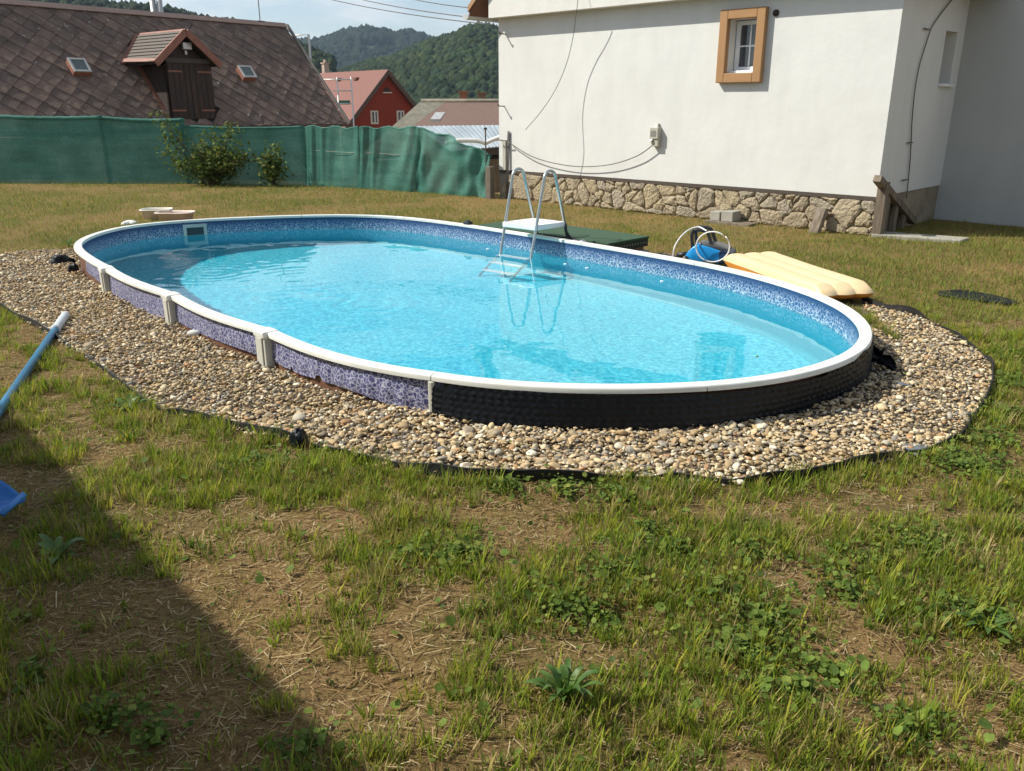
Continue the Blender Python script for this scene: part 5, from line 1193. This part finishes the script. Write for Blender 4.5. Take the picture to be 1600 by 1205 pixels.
# ---------------------------------------------------------------- neighbouring outbuilding beside the photographer: casts the shade at lower left
ev0, ev1 = onz(0, 660), onz(500, 1205); ed_ = (ev1-ev0).normalized(); eo = Vector((ed_.y, -ed_.x, 0)); eo = eo if eo.x < 0 else -eo
EH = 2.6; shf = Vector((SUN_TRAVEL.x, SUN_TRAVEL.y, 0))*(EH/-SUN_TRAVEL.z)
ea_, eb_ = ev0-shf-ed_*4.6, ev0-shf+ed_*11
ob = empty('outbuilding', (ea_+eb_)/2+eo*2.5, 'cream outbuilding beside the photographer that shades the lower left grass', 'building')
b = MB(); b.frame(ea_+eo*.45+ed_*.4-UP*.2, ed_, eo, UP, (eb_-ea_).length-.8, 4.6, EH+.2-.12); b.build('wall', M['plaster_gable'], ob)
ln_ = (eb_-ea_).length; rz = EH+2.75*math.tan(math.radians(26))
for s in (0, 1):
    e_ = ea_+eo*(5.5*s)+UP*EH; a_ = ea_+eo*2.75+UP*rz; b = MB(); b.prism([e_, a_, a_+UP*.1, e_+UP*.1], ed_*ln_) ; b.build('roof', M['rooft'], ob)
b = MB(); b.prism([ea_+eo*.45+ed_*.45+UP*(EH-.14), ea_+eo*5.05+ed_*.45+UP*(EH-.14), ea_+eo*2.75+ed_*.45+UP*(rz-.15)], ed_*(ln_-.9)); b.build('gable', M['plaster_gable'], ob)
# ---------------------------------------------------------------- shrubs in front of the fence
M['leaf'] = tint_mat('shrub_leaf', .6, .38, 60, .3, .0, .15); M['bark'] = mat('bark_brown', (.09, .065, .04), 20, .9, .4)
def shrub(px, ytop, width, label, nst, nleaf, seed, hi=()):
    base = gpt(px)+Vector((0, -.32, 0)); base.z = 0; H_ = aty(px, ytop, base.y).z; r = random.Random(seed); sh_ = empty('shrub', base, label, 'shrub'); b = MB(); LP, LC = [], []
    for k in range(nst):
        a = r.uniform(0, 2*math.pi); sp0 = r.uniform(.1, 1)*width; h = H_*r.uniform(.5, .95)*(1-.25*abs(sp0/width-.3))
        if k < len(hi): dxp, h = hi[k]; tipv = Vector((dxp, r.uniform(-.1, .1), h))
        else: tipv = Vector((math.cos(a)*sp0, math.sin(a)*sp0*.6, h))
        pts = [base+Vector((tipv.x*.12, tipv.y*.12, 0)), base+Vector((tipv.x*.45, tipv.y*.45, tipv.z*.5)), base+tipv]; cv_ = catmull(pts, 5)
        b.tube(cv_, [.012*(1-.8*i/(len(cv_)-1)) for i in range(len(cv_))], 5)
        for i in range(nleaf):
            t = r.uniform(.22, 1)**.8; j = min(int(t*(len(cv_)-1)), len(cv_)-2); p = cv_[j].lerp(cv_[j+1], t*(len(cv_)-1)-j); q = .13*(1.15-t*.6)
            LP.append(p+Vector((r.gauss(0, q), r.gauss(0, q*.8), r.gauss(0, q*.7)))); LC.append(t)
    b.build('stems', M['bark'], sh_, True)
    n = len(LP); P = np.array(LP); P[:, 2] = np.maximum(P[:, 2], .03); s = rng.uniform(.022, .046, n)
    q = np.array([(-1, 0, 0), (-.1, .62, .1), (1, 0, 0), (-.1, -.62, .1)])
    V = np.einsum('nij,nvj->nvi', rotmats(n, .7), q[None]*s[:, None, None])+P[:, None]
    pal = np.array([(.105, .160, .032), (.150, .200, .042), (.22, .25, .052), (.075, .120, .030), (.26, .23, .065)]); C = pal[rng.choice(5, n, p=[.34, .28, .13, .2, .05])]*rng.uniform(.7, 1.25, (n, 1))
    add('foliage', V.reshape(-1, 3), np.arange(n*4).reshape(n, 4), M['leaf'], sh_, False, np.repeat(C, 4, 0))
shrub(340, 212, .80, 'large leafy shrub with tall shoots in front of the green net', 36, 88, 2, hi=((-.80, 1.26), (-.78, 1.12), (.50, 1.10), (.56, 1.0), (-.72, .85), (.2, .95), (-.1, .92), (.85, .55), (-.78, .6), (.44, .9)))
shrub(436, 231, .20, 'small narrow shrub right of the large one by the net', 11, 75, 3, hi=((.0, .72), (.08, .68), (-.1, .55)))
# ---------------------------------------------------------------- grass, straw, ground cover
M['grass'] = tint_mat('grass_blade', .65, .42, 30, .15, 0, .25); M['straw'] = tint_mat('dry_straw', .8, .25, 30, .2, 0, .2)
BEDX = np.array([[p.x, p.y] for p in catmull([Vector((p.x, p.y, 0)) for p in GBED], 5, True)])
def free(x, y, m=0.0):
    pr = inside(BEDX, x, y)
    hs = np.stack([x, y], 1)-np.array([HB.x, HB.y]); su_ = hs @ np.array([hu.x, hu.y]); beh = (hs @ np.array([hn.x, hn.y]) < np.where(su_ < HL, .03, -SDL+.02)) & (su_ > -.2)
    return ~pr & ~beh & (y < fence_y(x)+.6)
def infront(x, y, lim=1.12):                               # only where the photograph can see, with some margin
    Yc = y*CP+CAMZ*SP; return (np.abs(x)/Yc < .615*lim+.06) & (y > 1.05)
def blades(P, h, w, az, lean, bend, cols, name, label, seg=2):
    n = len(P); d = np.stack([np.cos(az), np.sin(az), 0*az], 1); s = np.stack([-np.sin(az+rng.normal(0, .6, n)), np.cos(az), 0*az], 1)
    ring_ = []
    fr = (0, .55, 1.0) if seg == 2 else (0, 1.0)
    for f in fr:
        out = (lean*f+bend*f*f)[:, None]*h[:, None]; upz = h*f*np.sqrt(np.clip(1-(lean*.6+bend*f*.5)**2, .08, 1))
        c = P+d*out; c[:, 2] += upz; ww = (w*(1-.30*f) if f < 1 else w*.10)[:, None]
        ring_ += [c-s*ww/2, c+s*ww/2]
    V = np.stack(ring_, 1); k = len(ring_); o = (np.arange(n)*k)[:, None]
    F_ = np.concatenate([o+np.array([[2*i, 2*i+1, 2*i+3, 2*i+2]]) for i in range(len(fr)-1)], 0)
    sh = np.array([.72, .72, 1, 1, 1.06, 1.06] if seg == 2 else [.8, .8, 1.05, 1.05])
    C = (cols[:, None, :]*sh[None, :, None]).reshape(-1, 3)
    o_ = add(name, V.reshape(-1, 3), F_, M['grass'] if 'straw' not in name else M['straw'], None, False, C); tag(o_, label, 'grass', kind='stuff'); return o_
def cover(x, y):                                            # how green the lawn is, 0..1
    c = fbm(x*1.5+7, y*1.9, 3, 41)*.42+fbm(x*7, y*8, 3, 43)*.58
    c = c+.05*np.clip((x-.1)/1.6, 0, 1)*(y < 5.2)+.03*((y < 2.4) & (x < -.3))
    for (bx, by, rx, ry, k) in BARE: c = c-k*np.exp(-(((x-bx)/rx)**2+((y-by)/ry)**2))
    return c
def px_spot(x, y, rx, ry, k): p = onz(x, y); return (p.x, p.y, rx, ry, k)
BARE = [px_spot(375, 925, .22, .20, .40), px_spot(640, 960, .16, .2, .18), px_spot(840, 1030, .20, .10, .2), px_spot(600, 1130, .16, .10, .28), px_spot(480, 800, .3, .22, .12), px_spot(1390, 795, .22, .12, .2), px_spot(110, 590, .4, .3, .16), px_spot(1330, 1100, .10, .09, .2),
        px_spot(1210, 905, .12, .12, .14), px_spot(1505, 500, .3, .3, .25), px_spot(1100, 800, .18, .1, .16), px_spot(250, 700, .3, .2, .12), px_spot(1480, 1090, .12, .1, .16)]
greens = np.array([(.190, .265, .026), (.245, .320, .030), (.320, .365, .036), (.40, .385, .050), (.130, .205, .028), (.42, .34, .11), (.48, .38, .16)])
# near tufts
N0 = 92000; x = rng.uniform(-3.6, 3.9, N0); y = rng.uniform(1.05, 5.8, N0)
k_ = free(x, y) & infront(x, y); x, y = x[k_], y[k_]; cv = cover(x, y)
keep_ = rng.random(len(x)) < np.clip((cv-.405)*4.2, .035, 1)*np.clip(1.25-(np.hypot(x, y)-2)*.10, .5, 1.2); x, y, cv = x[keep_], y[keep_], cv[keep_]
nt = len(x); nb = rng.integers(5, 17, nt); tid = np.repeat(np.arange(nt), nb); n = len(tid); tr = rng.uniform(.008, .030, nt)
ang = rng.uniform(0, 2*math.pi, n); rad = np.sqrt(rng.random(n))*tr[tid]; bx_, by_ = x[tid]+np.cos(ang)*rad, y[tid]+np.sin(ang)*rad
th = np.clip(rng.lognormal(math.log(.041), .40, nt), .015, .11)*np.clip(.70+cv*.65, .6, 1.3); h = th[tid]*rng.uniform(.45, 1.12, n)
tcol = greens[rng.choice(7, nt, p=[.20, .25, .20, .12, .10, .08, .05])]*rng.uniform(.8, 1.2, (nt, 1)); cols = tcol[tid]*rng.uniform(.8, 1.2, (n, 1))
dry = rng.random(n) < .10; cols[dry] = np.array([.33, .26, .12])*rng.uniform(.7, 1.2, (dry.sum(), 1))
P = np.stack([bx_, by_, hgt(bx_, by_)-.004], 1); w = rng.uniform(.0020, .0042, n)*np.where(rng.random(nt) < .12, 1.9, 1)[tid]
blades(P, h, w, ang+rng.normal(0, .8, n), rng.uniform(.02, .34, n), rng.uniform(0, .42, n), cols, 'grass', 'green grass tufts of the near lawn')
print('near blades', n)
# short dry undergrowth everywhere near
n = 390000; x = rng.uniform(-3.6, 3.9, n); y = rng.uniform(1.05, 5.8, n); k_ = free(x, y) & infront(x, y) & (rng.random(n) < np.clip((cover(x, y)-.30)*3.4, .22, 1)); x, y = x[k_], y[k_]; n = len(x)
c6 = np.array([(.22, .25, .036), (.31, .31, .052), (.42, .33, .12), (.50, .40, .18), (.34, .23, .095)]); cols = c6[rng.choice(5, n, p=[.22, .25, .25, .16, .12])]*rng.uniform(.75, 1.2, (n, 1))
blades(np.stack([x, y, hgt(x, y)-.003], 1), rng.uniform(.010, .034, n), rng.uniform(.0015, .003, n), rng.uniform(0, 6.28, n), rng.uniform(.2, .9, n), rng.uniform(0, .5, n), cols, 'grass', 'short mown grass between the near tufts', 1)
# straw litter lying flat
n = 105000; x = rng.uniform(-3.6, 3.9, n); y = rng.uniform(1.05, 5.8, n); onb = ~free(x, y); k_ = (~onb | (rng.random(n) < .07)) & ~inside(OUT, x, y) & infront(x, y); x, y, onb = x[k_], y[k_], onb[k_]; n = len(x)
cols = np.array([(.46, .34, .17), (.34, .22, .10), (.55, .45, .26), (.20, .12, .05)])[rng.choice(4, n, p=[.35, .32, .13, .2])]*rng.uniform(.7, 1.15, (n, 1))
az = rng.uniform(0, 6.28, n); L_ = np.clip(rng.lognormal(math.log(.028), .5, n), .01, .11); d = np.stack([np.cos(az), np.sin(az), rng.normal(.02, .10, n)], 1); s = np.stack([-np.sin(az), np.cos(az), 0*az], 1); wd_ = rng.uniform(.0009, .0021, n)[:, None]
c = np.stack([x, y, hgt(x, y)*np.where(onb, .5, 1)+np.where(onb, .024, 0)+rng.uniform(.001, .010, n)], 1); A_, B_ = c-d*L_[:, None]/2, c+d*L_[:, None]/2
V = np.stack([A_-s*wd_, A_+s*wd_, B_+s*wd_*.6, B_-s*wd_*.6], 1)
o = add('straw_litter', V.reshape(-1, 3), np.arange(n*4).reshape(n, 4), M['straw'], None, False, np.repeat(cols, 4, 0)); tag(o, 'dry straw litter on the near lawn', 'straw', kind='stuff')
# ground-ivy leaves in patches
spots = [(870, 955, .16), (950, 905, .17), (930, 960, .12), (720, 870, .18), (1150, 1020, .20), (1200, 980, .18), (1120, 930, .16), (1500, 720, .20), (1550, 690, .20), (1580, 650, .2), (1530, 740, .25), (1570, 600, .2), (880, 772, .14), (960, 778, .16), (420, 725, .20), (790, 772, .14), (1290, 1050, .14), (1420, 1150, .12),
         (1240, 1090, .12), (1060, 860, .14), (1320, 930, .16), (180, 1130, .12), (240, 1150, .12), (60, 1060, .08), (480, 1180, .10), (1010, 830, .12), (1350, 880, .15), (1580, 560, .2), (1180, 870, .12), (640, 870, .1), (1500, 960, .2), (1440, 860, .2)]
LX, LY = [], []
for (sx_, sy_, r0) in spots:
    p = onz(sx_, sy_); m_ = int(270*(r0/.16)**2); a = rng.uniform(0, 6.28, m_); rr0 = r0*np.abs(rng.normal(0, .5, m_)); LX.append(p.x+np.cos(a)*rr0*1.1); LY.append(p.y+np.sin(a)*rr0)
m_ = 2600; LX.append(rng.uniform(-2, 3.6, m_)); LY.append(rng.uniform(1.1, 4.5, m_)); x = np.concatenate(LX); y = np.concatenate(LY); k_ = infront(x, y) & (free(x, y) | (rng.random(len(x)) < .06)); x, y = x[k_], y[k_]; n = len(x)
sz = np.clip(rng.lognormal(math.log(.0074), .36, n), .0035, .018); hexa = np.array([(-.85, -.15, 0), (-.55, .75, .16), (.35, .88, .22), (1.0, .1, .05), (.45, -.82, .22), (-.5, -.8, .16)])
V = np.einsum('nij,nvj->nvi', rotmats(n, .42), hexa[None]*sz[:, None, None])+np.stack([x, y, hgt(x, y)+rng.uniform(.008, .045, n)], 1)[:, None]
o6 = (np.arange(n)*6)[:, None]; F_ = np.concatenate([o6+np.array([[0, 1, 2, 3]]), o6+np.array([[0, 3, 4, 5]])], 0)
C = np.array([(.135, .205, .036), (.180, .250, .046), (.095, .150, .030), (.22, .27, .05), (.26, .28, .06)])[rng.choice(5, n, p=[.34, .3, .2, .11, .05])]*rng.uniform(.75, 1.2, (n, 1))
o = add('ground_ivy', V.reshape(-1, 3), F_, M['leaf'], None, False, np.repeat(C, 6, 0)); tag(o, 'patches of small round ground ivy leaves in the lawn', 'ground cover', kind='stuff')
# far lawn
n = 300000; y = 5.4+(rng.random(n)**1.15)*11.5; x = rng.uniform(-1, 1, n)*(.66*y+1.0); k_ = free(x, y); x, y = x[k_], y[k_]; n = len(x)
gpatch = fbm(x*.9, y*1.1, 4, 61)*.6+fbm(x*3.1, y*2.2, 3, 62)*.4; k_ = rng.random(n) < np.clip(.35+gpatch*1.1, 0, 1); x, y, gpatch = x[k_], y[k_], gpatch[k_]; n = len(x)
far_c = np.array([(.215, .265, .042), (.31, .31, .058), (.34, .31, .090), (.155, .215, .034), (.39, .34, .12)]); gsel = np.clip((gpatch-.5)*5.5+.72+.35*np.clip((x-.5)/2, 0, 1)+rng.normal(0, .25, n), 0, 1)
ci = np.where(rng.random(n) < gsel, rng.choice([0, 3, 1], n), rng.choice([1, 2, 4], n)); cols = far_c[ci]*rng.uniform(.75, 1.2, (n, 1))
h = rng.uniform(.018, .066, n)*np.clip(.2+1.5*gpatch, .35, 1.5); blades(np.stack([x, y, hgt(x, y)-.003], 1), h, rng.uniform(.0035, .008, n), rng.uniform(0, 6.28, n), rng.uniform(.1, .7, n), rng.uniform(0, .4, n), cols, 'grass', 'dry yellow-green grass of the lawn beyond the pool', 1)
print('far blades', n)
# single weeds
def weed(px, py, nl, ln, wd, label, seed, up=.8, c=(.065, .14, .025)):
    p = onz(px, py); p.z = float(hgt(p.x, p.y)); r = random.Random(seed); pw = empty('weed', p, label, 'weed')
    for k in range(nl):
        a = k*2.4+r.uniform(-.3, .3); d = Vector((math.cos(a), math.sin(a), 0)); s = Vector((-d.y, d.x, 0)); L_ = ln*r.uniform(.65, 1.1); w_ = wd*r.uniform(.8, 1.2); u = up*r.uniform(.6, 1.1); rows = []
        for i in range(7):
            t = i/6; c_ = p+d*L_*(t*(1-.35*u)+.15*t*t)+UP*L_*(u*t-.45*u*t*t*t); ww = w_*math.sin(min(1, .12+t*.88)*math.pi)**.7+.001; rows.append([c_-s*ww/2+UP*ww*.15, c_, c_+s*ww/2+UP*ww*.15])
        b = MB(); b.loft(rows, closed=False); b.build('leaf', WM[(k+seed) % 2], pw, True)
def leafmat(nm, c): 
    m, N, L, b = newmat(nm); n1 = noise_node(N, L, 40, 3, .6); r = ramp(N, L, n1.outputs['Fac'], [(.3, tuple(q*.8 for q in c)), (.7, tuple(q*1.2 for q in c))]); L.new(r.outputs[0], b.inputs['Base Color']); b.inputs['Roughness'].default_value = .5
    tr = N.new('ShaderNodeBsdfTranslucent'); L.new(r.outputs[0], tr.inputs['Color']); ms = N.new('ShaderNodeMixShader'); ms.inputs[0].default_value = .35; L.new(b.outputs[0], ms.inputs[1]); L.new(tr.outputs[0], ms.inputs[2]); L.new(ms.outputs[0], N['Material Output'].inputs['Surface']); return m
WM = [leafmat('weed_leaf_a', (.075, .15, .025)), leafmat('weed_leaf_b', (.10, .18, .035))]
weed(882, 1105, 24, .115, .017, 'dark green plantain rosette in the lower middle of the lawn', 1, 1.45)
weed(200, 640, 9, .11, .026, 'broad-leaved weed growing at the black edging on the left', 2, .9)
weed(92, 870, 7, .12, .03, 'broad-leaved weed in the shade near the blue scoop', 5, .9)
weed(610, 615, 4, .10, .012, 'small weed sprouting from the gravel in front of the pool', 8, 1.0)
weed(108, 385, 7, .16, .014, 'tall weed growing at the left end of the pool', 9, 1.1)
weed(1540, 985, 11, .10, .020, 'plantain rosette at the right edge of the lawn', 11, .8)
# ---------------------------------------------------------------- summer haze: air between the camera and the hills
def haze_mat():
    m = bpy.data.materials.new('haze_air'); m.use_nodes = True; N, L = m.node_tree.nodes, m.node_tree.links; N.clear()
    o = N.new('ShaderNodeOutputMaterial'); v = N.new('ShaderNodeVolumePrincipled'); v.inputs['Color'].default_value = (.62, .80, 1, 1); v.inputs['Density'].default_value = .00014; v.inputs['Anisotropy'].default_value = .2
    L.new(v.outputs[0], o.inputs['Volume']); return m
b = MB(); b.frame((-2500, -1600, -20), (1, 0, 0), (0, 1, 0), (0, 0, 1), 5000, 4100, 320); hz_ = b.build('haze', haze_mat()); tag(hz_, 'thin summer haze in the air', None, kind='stuff')
